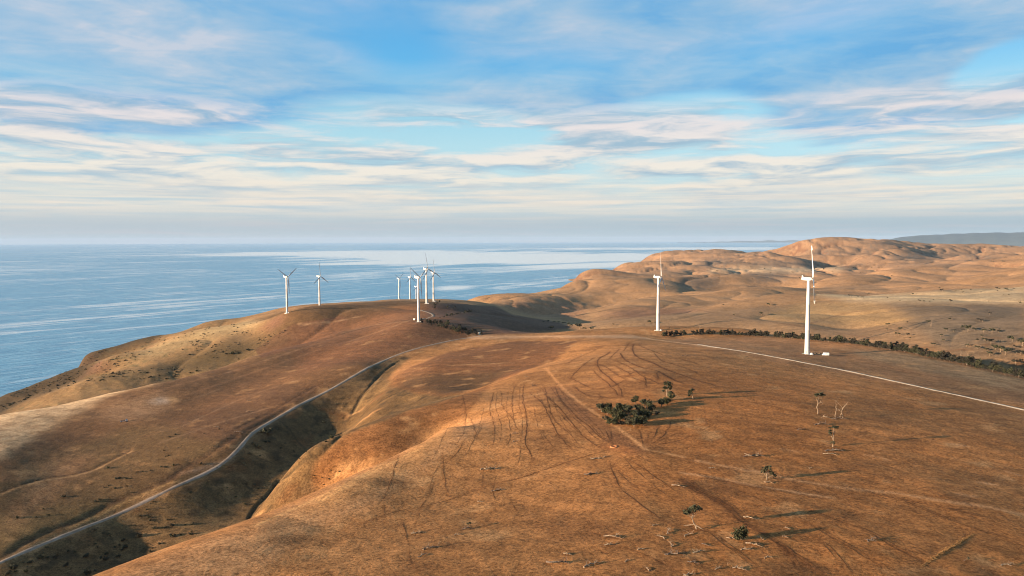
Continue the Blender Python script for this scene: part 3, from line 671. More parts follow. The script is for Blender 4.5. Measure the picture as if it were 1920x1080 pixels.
def mat(name, color=(.5, .5, .5), rough=0.8, metal=0.0):
    m = bpy.data.materials.new(name); m.use_nodes = True
    b = m.node_tree.nodes['Principled BSDF']
    b.inputs['Base Color'].default_value = (*color, 1); b.inputs['Roughness'].default_value = rough; b.inputs['Metallic'].default_value = metal
    if rough >= 0.7: b.inputs['Specular IOR Level'].default_value = 0.08
    return m
def grass_mat():
    m = mat('dry_pasture', rough=1.0); b = m.node_tree.nodes['Principled BSDF']; N = NB(m.node_tree)
    b.inputs['Specular IOR Level'].default_value = 0.1
    at = N.n('ShaderNodeAttribute', attribute_name='cover')
    geo = N.n('ShaderNodeNewGeometry').outputs['Position']
    a = N.noise(geo, 0.9, 5, 0.65, 0.4); c = N.noise(geo, 0.16, 5, 0.6, 0.6); d = N.noise(geo, 3.2, 3, 0.6)
    f = N.m('ADD', N.m('MULTIPLY', N.m('SUBTRACT', a, 0.5), 2.5), N.m('MULTIPLY', N.m('SUBTRACT', c, 0.5), 1.1))
    f = N.m('ADD', f, N.m('MULTIPLY', N.m('SUBTRACT', d, 0.5), 1.4))
    col = N.mix(1.0, at.outputs['Color'], N.ramp(N.m('ADD', f, 0.5), [(0.0, (.42, .39, .36)), (0.5, (1, 1, 1)), (1.0, (1.6, 1.64, 1.68))]), 'MULTIPLY')
    # pale dead tufts
    t = N.m('MULTIPLY', N.ss(N.noise(geo, 0.42, 4, 0.7, 0.8), 0.57, 0.64), 0.65)
    col = N.mix(t, col, N.mix(1.0, at.outputs['Color'], (1.7, 1.75, 1.8), 'MULTIPLY'))
    N.put(b.inputs['Base Color'], col)
    bp = N.n('ShaderNodeBump'); bp.inputs['Strength'].default_value = 0.5; bp.inputs['Distance'].default_value = 1.0
    h = N.m('ADD', N.m('MULTIPLY', a, 0.30), N.m('MULTIPLY', c, 0.7))
    h = N.m('ADD', h, N.m('MULTIPLY', d, 0.12))
    N.put(bp.inputs['Height'], h); N.put(b.inputs['Normal'], bp.outputs[0])
    return m
GRASS = grass_mat()
nr, nc = GX.shape
me = bpy.data.meshes.new('hills')
co = np.stack([GX, GY, GZ], -1).reshape(-1, 3).astype(np.float32)
idx = np.arange(nr * nc, dtype=np.int32).reshape(nr, nc)
q = np.stack([idx[:-1, :-1], idx[:-1, 1:], idx[1:, 1:], idx[1:, :-1]], -1).reshape(-1, 4)[:, ::-1]
me.vertices.add(len(co)); me.vertices.foreach_set('co', co.ravel())
me.loops.add(q.size); me.loops.foreach_set('vertex_index', np.ascontiguousarray(q).ravel())
me.polygons.add(len(q)); me.polygons.foreach_set('loop_start', np.arange(len(q), dtype=np.int32) * 4); me.polygons.foreach_set('loop_total', np.full(len(q), 4, np.int32))
me.polygons.foreach_set('use_smooth', np.ones(len(q), bool))
me.update()
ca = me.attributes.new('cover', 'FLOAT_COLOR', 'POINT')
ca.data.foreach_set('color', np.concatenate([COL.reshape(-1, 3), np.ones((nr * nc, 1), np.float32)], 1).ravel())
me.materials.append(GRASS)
hills = bpy.data.objects.new('hills', me); SC.collection.objects.link(hills)
hills['kind'] = 'structure'; hills['label'] = 'rolling dry grass hills with worn sheep tracks falling to the sea'

# ------------------------------------------------------------------ sea
def sea_mat():
    m = mat('sea_water', (.03, .10, .17), 0.22); b = m.node_tree.nodes['Principled BSDF']; N = NB(m.node_tree)
    geo = N.n('ShaderNodeNewGeometry').outputs['Position']
    sp = N.n('ShaderNodeSeparateXYZ'); N.put(sp.inputs[0], geo)
    # wind streaks run across the gulf
    ang = math.radians(50); c_, s_ = math.cos(ang), math.sin(ang)
    u = N.m('ADD', N.m('MULTIPLY', sp.outputs[0], c_), N.m('MULTIPLY', sp.outputs[1], s_))
    v = N.m('SUBTRACT', N.m('MULTIPLY', sp.outputs[1], c_), N.m('MULTIPLY', sp.outputs[0], s_))
    st = N.noise(N.xyz(N.m('MULTIPLY', u, 0.0011), N.m('MULTIPLY', v, 0.0085)), 1.0, 7, 0.62, 0.5)
    bigp = N.noise(N.xyz(N.m('MULTIPLY', u, 0.00025), N.m('MULTIPLY', v, 0.0006)), 1.0, 4, 0.55, 1.5)
    st2 = N.noise(N.xyz(N.m('MULTIPLY', u, 0.004), N.m('MULTIPLY', v, 0.022)), 1.0, 6, 0.65, 0.4)
    streak = N.ss(N.m('ADD', N.m('ADD', N.m('MULTIPLY', st, 0.6), N.m('MULTIPLY', st2, 0.4)), N.m('MULTIPLY', N.m('SUBTRACT', bigp, 0.5), 0.45)), 0.50, 0.62)
    # a broad calm slick beyond the point, its sky reflection painted as pale colour
    def pool(px, py, Y, rx, ry):
        d = ray(px, py); t = CAMZ / -d.z; x0, y0 = d.x * t, d.y * t
        a = N.m('DIVIDE', N.m('SUBTRACT', sp.outputs[0], x0), rx); bb = N.m('DIVIDE', N.m('SUBTRACT', sp.outputs[1], y0), ry)
        return N.m('POWER', 2.71828, N.m('MULTIPLY', N.m('ADD', N.m('MULTIPLY', a, a), N.m('MULTIPLY', bb, bb)), -1.0))
    pl = N.m('ADD', pool(1000, 484, 0, 4200, 4200), pool(660, 474, 0, 4200, 3800))
    pl = N.m('ADD', pl, N.m('ADD', N.m('MULTIPLY', pool(840, 540, 0, 260, 500), 0.6), N.m('MULTIPLY', pool(1300, 466, 0, 9000, 5000), 0.7)))
    slick = N.ss(N.m('ADD', pl, N.m('MULTIPLY', N.m('SUBTRACT', bigp, 0.5), 1.6)), 0.30, 0.60)
    wave = N.noise(geo, 0.11, 5, 0.6, 0.3)
    chop = N.noise(N.xyz(N.m('MULTIPLY', u, 0.010), N.m('MULTIPLY', v, 0.045)), 1.0, 5, 0.6, 0.4)
    tot = N.m('MAXIMUM', N.m('MULTIPLY', streak, 0.75), slick)
    wat = N.mix(N.ss(chop, 0.40, 0.60), (.055, .190, .300), (.120, .290, .395))
    N.put(b.inputs['Base Color'], N.mix(tot, wat, (.58, .59, .58)))
    N.put(b.inputs['Roughness'], N.m('SUBTRACT', 0.33, N.m('MULTIPLY', tot, 0.16)))
    bp = N.n('ShaderNodeBump'); bp.inputs['Distance'].default_value = 1.0
    N.put(bp.inputs['Strength'], N.m('SUBTRACT', 0.8, N.m('MULTIPLY', tot, 0.55)))
    N.put(bp.inputs['Height'], N.m('ADD', N.m('MULTIPLY', wave, 1.6), N.m('MULTIPLY', chop, 6.0)))
    N.put(b.inputs['Normal'], bp.outputs[0])
    return m
SEA_R = 90000.0
bm = bmesh.new()
rings = [400, 3000, 12000, 40000, SEA_R]; prev = None
for r in rings:
    vs = [bm.verts.new((r * math.sin(2 * math.pi * k / 512), r * math.cos(2 * math.pi * k / 512), 0)) for k in range(512)]
    if prev is None: bm.faces.new(list(reversed(vs)))
    else:
        for k in range(512): bm.faces.new((prev[k], prev[(k + 1) % 512], vs[(k + 1) % 512], vs[k]))
    prev = vs
bmesh.ops.recalc_face_normals(bm, faces=bm.faces)
sm = bpy.data.meshes.new('sea'); bm.to_mesh(sm); bm.free()
if sm.polygons[0].normal.z < 0: sm.flip_normals()
sm.materials.append(sea_mat())
sea = bpy.data.objects.new('sea', sm); SC.collection.objects.link(sea)
sea['kind'] = 'structure'; sea['label'] = 'calm blue sea with pale wind streaks reaching the horizon'

# ------------------------------------------------------------------ far range across the bay
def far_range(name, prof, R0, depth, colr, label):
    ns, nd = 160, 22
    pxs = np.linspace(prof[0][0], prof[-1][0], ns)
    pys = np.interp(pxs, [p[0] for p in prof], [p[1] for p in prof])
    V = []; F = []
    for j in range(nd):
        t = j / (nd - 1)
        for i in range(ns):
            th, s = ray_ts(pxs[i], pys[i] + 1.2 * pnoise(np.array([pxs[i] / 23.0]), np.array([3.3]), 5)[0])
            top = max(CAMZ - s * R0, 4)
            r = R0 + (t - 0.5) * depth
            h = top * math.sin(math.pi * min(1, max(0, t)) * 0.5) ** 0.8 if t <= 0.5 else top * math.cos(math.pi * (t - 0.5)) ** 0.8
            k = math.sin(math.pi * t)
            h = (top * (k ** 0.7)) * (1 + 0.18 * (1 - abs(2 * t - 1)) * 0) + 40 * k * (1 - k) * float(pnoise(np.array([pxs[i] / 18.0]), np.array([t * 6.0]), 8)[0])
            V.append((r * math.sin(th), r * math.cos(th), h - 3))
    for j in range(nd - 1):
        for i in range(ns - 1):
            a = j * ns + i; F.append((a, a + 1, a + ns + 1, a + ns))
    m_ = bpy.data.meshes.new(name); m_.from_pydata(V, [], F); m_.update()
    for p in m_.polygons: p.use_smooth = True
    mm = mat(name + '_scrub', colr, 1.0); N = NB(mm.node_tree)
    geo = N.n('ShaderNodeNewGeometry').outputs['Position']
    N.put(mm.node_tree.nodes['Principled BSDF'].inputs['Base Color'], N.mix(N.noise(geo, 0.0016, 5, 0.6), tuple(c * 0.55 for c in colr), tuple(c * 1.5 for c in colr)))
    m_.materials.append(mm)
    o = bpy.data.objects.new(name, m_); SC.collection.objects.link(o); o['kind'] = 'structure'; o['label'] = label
    return o
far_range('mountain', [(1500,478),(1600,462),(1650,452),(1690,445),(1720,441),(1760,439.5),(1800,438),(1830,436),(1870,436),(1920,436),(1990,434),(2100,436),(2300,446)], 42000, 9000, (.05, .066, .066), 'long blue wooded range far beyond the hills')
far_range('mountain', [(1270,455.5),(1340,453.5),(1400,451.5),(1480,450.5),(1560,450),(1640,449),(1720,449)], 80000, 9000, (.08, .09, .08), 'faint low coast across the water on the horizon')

# ------------------------------------------------------------------ evening air
def haze_box():
    a = 96000.0; z0, z1 = -40.0, 640.0
    bm = bmesh.new(); bmesh.ops.create_cube(bm, size=1.0)
    for v in bm.verts: v.co = (v.co.x * 2 * a, v.co.y * 2 * a, z0 + (v.co.z + 0.5) * (z1 - z0))
    m_ = bpy.data.meshes.new('haze'); bm.to_mesh(m_); bm.free()
    mm = bpy.data.materials.new('evening_haze'); mm.use_nodes = True; t = mm.node_tree
    t.nodes.remove(t.nodes['Principled BSDF'])
    pv = t.nodes.new('ShaderNodeVolumePrincipled'); pv.inputs['Color'].default_value = (.34, .455, .62, 1); pv.inputs['Density'].default_value = HAZE; pv.inputs['Anisotropy'].default_value = 0.0
    t.links.new(pv.outputs[0], t.nodes['Material Output'].inputs['Volume'])
    m_.materials.append(mm)
    o = bpy.data.objects.new('haze', m_); SC.collection.objects.link(o); o['kind'] = 'stuff'; o['label'] = 'pale blue evening haze over hills and sea'
HAZE = 1.0e-5
haze_box()

# ------------------------------------------------------------------ mesh building helpers
RND = random.Random(11)
class MB:
    def __init__(s): s.v = []; s.f = []
    def quad(s, a, b, c, d):
        i = len(s.v); s.v += [a, b, c, d]; s.f.append((i, i + 1, i + 2, i + 3))
    def box(s, c, sz, rz=0.0, ry=0.0, taper=1.0):
        M = Matrix.Translation(c) @ Matrix.Rotation(rz, 4, 'Z') @ Matrix.Rotation(ry, 4, 'Y'); i = len(s.v)
        for z in (-.5, .5):
            k = taper if z > 0 else 1.0
            for x, y in ((-.5, -.5), (.5, -.5), (.5, .5), (-.5, .5)): s.v.append(tuple(M @ Vector((x * sz[0] * k, y * sz[1] * k, z * sz[2]))))
        for f in ((3, 2, 1, 0), (4, 5, 6, 7), (0, 1, 5, 4), (1, 2, 6, 5), (2, 3, 7, 6), (3, 0, 4, 7)): s.f.append(tuple(i + k for k in f))
        return s
    def tube(s, pts, rad, n=6, cap=True):
        """a limb through a list of points with a radius at each"""
        pts = [Vector(p) for p in pts]; i0 = len(s.v)
        up = Vector((0.13, 0.07, 1))
        for k, p in enumerate(pts):
            d = (pts[min(k + 1, len(pts) - 1)] - pts[max(k - 1, 0)]).normalized()
            a = d.cross(up if abs(d.dot(up.normalized())) < 0.95 else Vector((1, 0, 0))).normalized(); b = d.cross(a)
            for j in range(n):
                w = 2 * math.pi * j / n
                s.v.append(tuple(p + (a * math.cos(w) + b * math.sin(w)) * rad[k]))
        for k in range(len(pts) - 1):
            for j in range(n):
                a0 = i0 + k * n + j; a1 = i0 + k * n + (j + 1) % n
                s.f.append((a0, a1, a1 + n, a0 + n))
        if cap:
            s.f.append(tuple(i0 + j for j in reversed(range(n)))); s.f.append(tuple(i0 + (len(pts) - 1) * n + j for j in range(n)))
        return s
    def lathe(s, prof, n=24, axis='Z'):
        i0 = len(s.v)
        for r, z in prof:
            for j in range(n):
                w = 2 * math.pi * j / n
                s.v.append((r * math.cos(w), r * math.sin(w), z) if axis == 'Z' else (z, r * math.cos(w), r * math.sin(w)))
        for k in range(len(prof) - 1):
            for j in range(n):
                a0 = i0 + k * n + j; a1 = i0 + k * n + (j + 1) % n
                s.f.append((a0, a1, a1 + n, a0 + n))
        s.f.append(tuple(i0 + j for j in reversed(range(n)))); s.f.append(tuple(i0 + (len(prof) - 1) * n + j for j in range(n)))
        return s
    def mesh(s, name, m, smooth=False):
        me = bpy.data.meshes.new(name); me.from_pydata([tuple(p) for p in s.v], [], s.f); me.materials.append(m)
        bm = bmesh.new(); bm.from_mesh(me); bmesh.ops.recalc_face_normals(bm, faces=bm.faces); bm.to_mesh(me); bm.free()
        if smooth:
            for p in me.polygons: p.use_smooth = True
            me.set_sharp_from_angle(angle=math.radians(40))
        return me
    def raw(s, name, m):
        me = bpy.data.meshes.new(name); me.from_pydata([tuple(p) for p in s.v], [], s.f); me.materials.append(m); return me
def link(name, data, parent=None):
    o = bpy.data.objects.new(name, data); SC.collection.objects.link(o)
    if parent is not None: o.parent = parent
    return o
def tag(o, label, cat, group=None):
    o['label'] = label; o['category'] = cat
    if group: o['group'] = group
    return o
def thing(name, label, cat, loc, rz=0.0, group=None):
    o = link(name, None); o.empty_display_size = 1; o.location = loc; o.rotation_euler = (0, 0, rz)
    return tag(o, label, cat, group)
def dup(src, loc, rz=0.0, sc=1.0, label=None, group=None):
    r = src.copy(); SC.collection.objects.link(r); r.location = loc; r.rotation_euler = (0, 0, rz); r.scale = (sc, sc, sc)
    if label: r['label'] = label
    if group: r['group'] = group
    for ch in src.children:
        c = ch.copy(); SC.collection.objects.link(c); c.parent = r
        for g in ch.children:
            d = g.copy(); SC.collection.objects.link(d); d.parent = c
    return r

# ------------------------------------------------------------------ roads
def road_mat(name, c, c2):
    m = mat(name, c, 0.95); N = NB(m.node_tree); geo = N.n('ShaderNodeNewGeometry').outputs['Position']
    a = N.noise(geo, 0.35, 5, 0.65); b_ = N.noise(geo, 0.05, 3, 0.5)
    N.put(m.node_tree.nodes['Principled BSDF'].inputs['Base Color'], N.mix(N.ss(N.m('ADD', N.m('MULTIPLY', a, 0.6), N.m('MULTIPLY', b_, 0.4)), 0.36, 0.64), c2, c))
    return m
def ribbon(name, pts, width, m, label, n_across=5, lift=0.12):
    wl = [hit(*p) for p in spline(pts, 7)]
    # even out the survey so the road runs smoothly over the ground
    xy = np.array([(p.x, p.y) for p in wl]); keep = [0]
    for i in range(1, len(xy)):
        if np.hypot(*(xy[i] - xy[keep[-1]])) > 3: keep.append(i)
    xy = xy[keep]; d = np.concatenate([[0], np.cumsum(np.hypot(*np.diff(xy, axis=0).T))])
    s_ = np.arange(0, d[-1], 4.0); xy = np.stack([np.interp(s_, d, xy[:, 0]), np.interp(s_, d, xy[:, 1])], 1)
    for _ in range(6): xy[1:-1] = (xy[:-2] + 2 * xy[1:-1] + xy[2:]) / 4
    tg = np.gradient(xy, axis=0); tg /= np.hypot(tg[:, 0], tg[:, 1])[:, None]; nm = np.stack([-tg[:, 1], tg[:, 0]], 1)
    V = []; F = []
    for i in range(len(xy)):
        w = width * (1 + 0.22 * float(pnoise(np.array([s_[i] / 13.0]), np.array([1.7]), 3)[0]))
        for k in range(n_across):
            t = (k / (n_across - 1) - 0.5) * w; p = xy[i] + nm[i] * t
            V.append((p[0], p[1], float(terrain_z(p[0], p[1])) + lift + 0.00025 * math.hypot(*p) - (0.3 if k in (0, n_across - 1) else 0)))
    for i in range(len(xy) - 1):
        for k in range(n_across - 1):
            a = i * n_across + k; F.append((a, a + n_across, a + n_across + 1, a + 1))
    me = bpy.data.meshes.new(name); me.from_pydata(V, [], F); me.materials.append(m)
    for p in me.polygons: p.use_smooth = True
    if me.polygons[0].normal.z < 0: me.flip_normals()
    o = link(name, me); o['kind'] = 'structure'; o['label'] = label
    return o
GRAVEL = road_mat('grey_gravel', (.28, .215, .165), (.19, .135, .095))
CHALK = road_mat('pale_gravel', (.48, .375, .275), (.34, .25, .17))
ribbon('road', ROADPX + [(905,630)], 3.7, GRAVEL, 'grey gravel road climbing the left hillside to the saddle')
ribbon('track', [(905,630),(950,631),(1000,630),(1100,629.5),(1180,630.5),(1250,640),(1312,647)], 3.0, road_mat('worn_earth', (.30, .185, .105), (.20, .115, .06)), 'worn tan track over the saddle joining the gravel road and the pale track')
ribbon('track', [(1310,646),(1340,651),(1400,660),(1460,671),(1513,681),(1600,698),(1700,720),(1800,742),(1870,757),(1935,772)], 3.6, CHALK, 'pale gravel track across the paddock below the near turbine')
ribbon('track', [(783,600),(800,597),(812,594),(812,590),(804,586),(792,583),(783,580)], 5.0, GRAVEL, 'bend of gravel track on the brown hilltop beside the turbine')

def crisp_pads(groups):
    V = []; F = []
    for lines, w, offs, o, sc in groups:
        for ln in lines:
            wl = [hit(*p) for p in spline([(o[0] + x / sc, o[1] + y / sc) for x, y in ln], 4)]
            xy = np.array([(p.x, p.y) for p in wl]); d = np.concatenate([[0], np.cumsum(np.hypot(*np.diff(xy, axis=0).T))])
            if len(xy) < 3 or d[-1] < 6: continue
            s_ = np.arange(0, d[-1], 1.6); xy = np.stack([np.interp(s_, d, xy[:, 0]), np.interp(s_, d, xy[:, 1])], 1)
            if len(xy) < 4: continue
            wig = 1.0 * fbm(xy[:, 0] / 14, xy[:, 1] / 14, 3, 211); tg = np.gradient(xy, axis=0); tg /= np.hypot(tg[:, 0], tg[:, 1])[:, None] + 1e-9
            nm = np.stack([-tg[:, 1], tg[:, 0]], 1)
            for k_, of in enumerate(offs):
                c = xy + nm * (wig + of)[:, None]
                ww = w * np.clip(.75 + 1.3 * fbm(c[:, 0] / 9, c[:, 1] / 9, 3, 221 + k_), 0, 1.5) * np.clip(np.minimum(np.arange(len(c)), np.arange(len(c))[::-1]) / 8.0, 0.15, 1)
                i0 = len(V); jt = .25 * w
                for i in range(len(c)):
                    for sgn in (-1, 1):
                        p = c[i] + nm[i] * sgn * (ww[i] / 2 + RND.uniform(0, jt) * (ww[i] > .1)); V.append((p[0], p[1], float(terrain_z(p[0], p[1])) + .035 + .00008 * math.hypot(*p)))
                for i in range(len(c) - 1):
                    a = i0 + 2 * i; F.append((a, a + 1, a + 3, a + 2))
    me = bpy.data.meshes.new('path'); me.from_pydata(V, [], F)
    if me.polygons[0].normal.z < 0: me.flip_normals()
    me.materials.append(road_mat('trodden_earth', (.120, .048, .018), (.070, .028, .011)))
    for p in me.polygons: p.use_smooth = True
    o = link('path', me); o['kind'] = 'structure'; o['label'] = 'narrow dark sheep tracks and wheel ruts worn into the near hill'
crisp_pads([(A6[:3], .8, (0,), (1060, 640), 6.857), (A6[3:], .45, (0,), (1060, 640), 6.857), (A5, .32, (0,), (640, 720), 3.0), (B5, .20, (0,), (640, 720), 3.0),
            (D5, .17, (0,), (640, 720), 3.0), (C5, .28, (0,), (640, 720), 3.0), (A8, .20, (-.8, .8), (1280, 720), 3.0), (B8, .20, (-.7, .7), (1280, 720), 3.0)])
# ------------------------------------------------------------------ wind turbines
def paint(name, c, rough=0.45):
    m = mat(name, c, rough); N = NB(m.node_tree); geo = N.n('ShaderNodeNewGeometry').outputs['Position']
    N.put(m.node_tree.nodes['Principled BSDF'].inputs['Base Color'], N.mix(N.ss(N.noise(N.vm('MULTIPLY', geo, (1, 1, 0.12)), 0.5, 4, 0.6), 0.3, 0.7), tuple(x * 0.86 for x in c), c))
    return m
WHITE = paint('white_paint', (.50, .485, .465)); CONC = mat('concrete', (.42, .40, .36), 0.9); DARK = mat('dark_metal', (.05, .05, .055), 0.5)
HUBZ = 68.0; ROT = math.radians(-22.0)
tower_me = MB().lathe([(2.3, 0), (2.3, .25), (2.15, .3), (1.92, 22), (1.96, 22.05), (1.96, 22.3), (1.91, 22.35), (1.62, 45), (1.66, 45.05), (1.66, 45.3), (1.61, 45.35), (1.3, 66.2), (1.42, 66.25), (1.42, 66.6)], 28).mesh('tower', WHITE, True)
door_me = MB().box((-1.1, -2.12, 2.2), (.95, .22, 2.2), rz=math.radians(-27)).box((-1.15, -2.5, .75), (1.4, 1.0, .12), rz=math.radians(-27)).mesh('door', mat('door_grey', (.30, .32, .33), .5))
fnd_me = MB().lathe([(4.6, -1.2), (4.6, .18), (4.3, .25)], 28).mesh('foundation', CONC)
b_ = MB()
def _nac(x, hw, z0, z1):
    return [(x, -hw, z0 + .3), (x, -hw + .35, z0), (x, hw - .35, z0), (x, hw, z0 + .3), (x, hw, z1 - .45), (x, hw - .5, z1), (x, -hw + .5, z1), (x, -hw, z1 - .45)]
secs = [_nac(-6.0, .95, 67.5, 69.3), _nac(-5.6, 1.25, 67.2, 69.5), _nac(-3, 1.5, 66.7, 69.7), _nac(0, 1.6, 66.55, 69.75), _nac(1.7, 1.55, 66.7, 69.7), _nac(2.6, 1.2, 67.0, 69.4)]
for sec in secs: b_.v += sec
for k in range(len(secs) - 1):
    for j in range(8): b_.f.append((k * 8 + j, k * 8 + (j + 1) % 8, (k + 1) * 8 + (j + 1) % 8, (k + 1) * 8 + j))
b_.f.append(tuple(range(8))); b_.f.append(tuple(range(40, 48)))
nac_me = b_.mesh('nacelle', WHITE, True)
fin_me = MB().box((-5.2, 0, 70.35), (1.3, 1.9, 1.7), ry=math.radians(-18), taper=.8).tube([(-4.2, .6, 69.4), (-4.2, .6, 71.2)], [.06, .05], 5).mesh('cooler', WHITE)
hub_me = MB().lathe([(1.15, 2.62), (1.45, 3.0), (1.5, 3.9), (1.35, 4.5), (1.0, 5.1), (.5, 5.5), (.05, 5.65)], 20, 'X').mesh('hub', WHITE, True)
def blade_mesh(r0, r1, pitch0, turned=False):
    b = MB(); st = []
    nst = 14 if not turned else 4
    for k in range(nst):
        t = k / (nst - 1); r = r0 + (r1 - r0) * t
        if r < 2.4: ch, th_, rd = 1.15, 1.15, 1.0
        else:
            q_ = (r - 2.4) / 29.0
            ch = np.interp(q_, [0, .12, .22, .6, .9, 1.0], [1.3, 2.4, 2.8, 2.0, 1.3, .6]); th_ = ch * np.interp(q_, [0, .12, .3, 1], [.9, .42, .24, .15])
        if turned: ch *= 1.15; th_ *= 1.2
        tw = math.radians(np.interp(r, [2, 8, 31], [14, 8, 0]) + pitch0 + (90 if turned else 0))
        ring = []
        for j in range(10):
            w = 2 * math.pi * j / 10
            y = -(math.cos(w) * .5 + (0.18 if r > 2.4 else 0)) * ch; x = math.sin(w) * .5 * th_ * (1 if y > -0.1 else 1)
            ring.append((x * math.cos(tw) - y * math.sin(tw), x * math.sin(tw) + y * math.cos(tw), r))
        st.append(ring)
    for ring in st: b.v += ring
    for k in range(nst - 1):
        for j in range(10): b.f.append((k * 10 + j, k * 10 + (j + 1) % 10, (k + 1) * 10 + (j + 1) % 10, (k + 1) * 10 + j))
    b.f.append(tuple(reversed(range(10)))); b.f.append(tuple((nst - 1) * 10 + j for j in range(10)))
    return b
blade_me = blade_mesh(1.2, 27.2, 6).mesh('blade', WHITE, True); tip_me = blade_mesh(27.2, 31.6, 6).mesh('blade_tip', WHITE, True)
blade_me2 = blade_mesh(1.2, 27.2, 10).mesh('blade', WHITE, True); tip_me2 = blade_mesh(27.2, 31.6, 0, True).mesh('blade_tip', WHITE, True)
def turbine(px, py, dist, phi, label, parked=False):
    if dist is None: p = hit(px, py)
    else:
        d = ray(px, py); t = dist / d.y; p = Vector((d.x * t, d.y * t, 0)); p.z = float(terrain_z(p.x, p.y))
    o = thing('wind_turbine', label, 'wind turbine', p - Vector((0, 0, .1)), ROT, 'wind turbines along the ridges')
    f = link('foundation', fnd_me, o); link('tower', tower_me, o); link('door', door_me, o)
    nc_ = link('nacelle', nac_me, o); link('cooler', fin_me, nc_); link('hub', hub_me, o)
    for k in range(3):
        b = link('blade', blade_me2 if parked else blade_me, o)
        a = math.radians(phi + 120 * k)
        b.matrix_local = Matrix.Translation((3.75, 0, HUBZ + .2)) @ Matrix.Rotation(math.radians(-4), 4, 'Y') @ Matrix.Rotation(-a, 4, 'X')
        tp = link('blade_tip', tip_me2 if parked else tip_me, b)
    return o
turbine(1513, 662, 655, 20, 'largest white wind turbine, with broad turned blade tips, van beside its foot', True)
turbine(1233.5, 619, 928, 8, 'white wind turbine standing behind the left end of the dark tree row')
turbine(785, 602, 1110, 180, 'white wind turbine at the upper end of the dark tree row, blades in a Y')
turbine(538.5, 587, 1371, 180, 'leftmost white wind turbine, two blades raised in a V over the sea')
turbine(599.5, 576, 1636, 0, 'white wind turbine with one blade straight up, right of the leftmost one')
turbine(748, 564, 2400, 178, 'smallest white wind turbine, alone at the hilltop left of the cluster')
turbine(769, 566, 2150, 3, 'small white wind turbine with one blade up, second from the left in the cluster')
turbine(780.5, 565, 2500, 5, 'white wind turbine mostly hidden behind the tower of the nearer Y-shaped one')
turbine(800, 568, 1434, -10, 'tallest white wind turbine of the hilltop cluster, one blade leaning left')
turbine(813, 566, 1726, -5, 'white wind turbine beside the dark tree clump at the right of the hilltop cluster')

# ------------------------------------------------------------------ plants
def leaf_mat(name, c, c2):
    m = mat(name, c, 0.75); N = NB(m.node_tree); b = m.node_tree.nodes['Principled BSDF']
    oi = N.n('ShaderNodeObjectInfo').outputs['Random']; geo = N.n('ShaderNodeNewGeometry')
    f = N.m('ADD', N.m('MULTIPLY', geo.outputs['Random Per Island'], 0.7), N.m('MULTIPLY', oi, 0.3))
    N.put(b.inputs['Base Color'], N.mix(f, c, c2)); b.inputs['Specular IOR Level'].default_value = 0.25
    return m
LEAF = leaf_mat('olive_leaves', (.015, .018, .008), (.052, .050, .020)); LEAFD = leaf_mat('dark_leaves', (.013, .015, .008), (.045, .044, .020))
LEAFG = leaf_mat('green_leaves', (.012, .015, .006), (.044, .044, .016)); LEAFW = leaf_mat('windbreak_leaves', (.008, .008, .006), (.024, .021, .013)); LEAFB = leaf_mat('scrub_leaves', (.022, .020, .012), (.070, .058, .030))
def bark(name, c, c2):
    m = mat(name, c, 0.9); N = NB(m.node_tree); geo = N.n('ShaderNodeTexCoord').outputs['Object']
    N.put(m.node_tree.nodes['Principled BSDF'].inputs['Base Color'], N.mix(N.ss(N.noise(N.vm('MULTIPLY', geo, (3, 3, .6)), 1.2, 5, .65), .35, .65), c2, c)); return m
BARK = bark('grey_bark', (.24, .18, .12), (.10, .07, .05)); PALEB = bark('bleached_wood', (.235, .170, .115), (.095, .066, .046)); BURNT = bark('dark_dead_wood', (.14, .10, .075), (.05, .04, .035))
def foliage(b, blobs, size, rnd):
    """small leaf sprays in clumps, denser towards each clump's skin"""
    for (x, y, z, rx, ry, rz, n) in blobs:
        nc_ = max(3, n // 14)
        for c in range(nc_):
            while True:
                d = Vector((rnd.gauss(0, 1), rnd.gauss(0, 1), rnd.gauss(0, 1)))
                if d.length > .01: break
            d.normalize(); q_ = rnd.uniform(.35, 1.0) ** .6
            cc = Vector((x + d.x * rx * q_, y + d.y * ry * q_, z + d.z * rz * q_)); cs = rnd.uniform(.16, .34) * (rx + ry + rz) / 3 + .15
            for k in range(14):
                e = Vector((rnd.gauss(0, .6), rnd.gauss(0, .6), rnd.gauss(0, .42))) * cs + cc
                s_ = size * rnd.uniform(.6, 1.4)
                u = Vector((rnd.gauss(0, 1), rnd.gauss(0, 1), rnd.gauss(0, .7))).normalized(); w = u.orthogonal().normalized(); w.rotate(Matrix.Rotation(rnd.uniform(0, 6.3), 3, u))
                v_ = u.cross(w)
                a1 = w * s_; a2 = v_ * s_ * .55
                i = len(b.v); b.v += [tuple(e - a1), tuple(e + a2 - a1 * .1), tuple(e + a1), tuple(e - a2 + a1 * .1)]; b.f.append((i, i + 1, i + 2, i + 3))
def limb(b, p, d, L_, r, depth, rnd, ends, bend=.35, n=5, spread=.8):
    pts = [Vector(p)]; rad = [r]; dd = Vector(d).normalized(); seg = 4
    for k in range(seg):
        dd = (dd + Vector((rnd.gauss(0, 1), rnd.gauss(0, 1), rnd.gauss(0, .7))) * bend * .5).normalized()
        pts.append(pts[-1] + dd * L_ / seg); rad.append(r * (1 - .55 * (k + 1) / seg))
    b.tube(pts, rad, n)
    if depth == 0: ends.append(pts[-1]); return
    for k in range(rnd.choice((2, 2, 3))):
        nd = (dd + Vector((rnd.gauss(0, 1), rnd.gauss(0, 1), rnd.gauss(.1, .6))) * spread).normalized()
        j = rnd.choice((2, 3, 4))
        limb(b, pts[j], nd, L_ * rnd.uniform(.5, .8), rad[j] * .75, depth - 1, rnd, ends, bend, max(4, n - 1), spread)
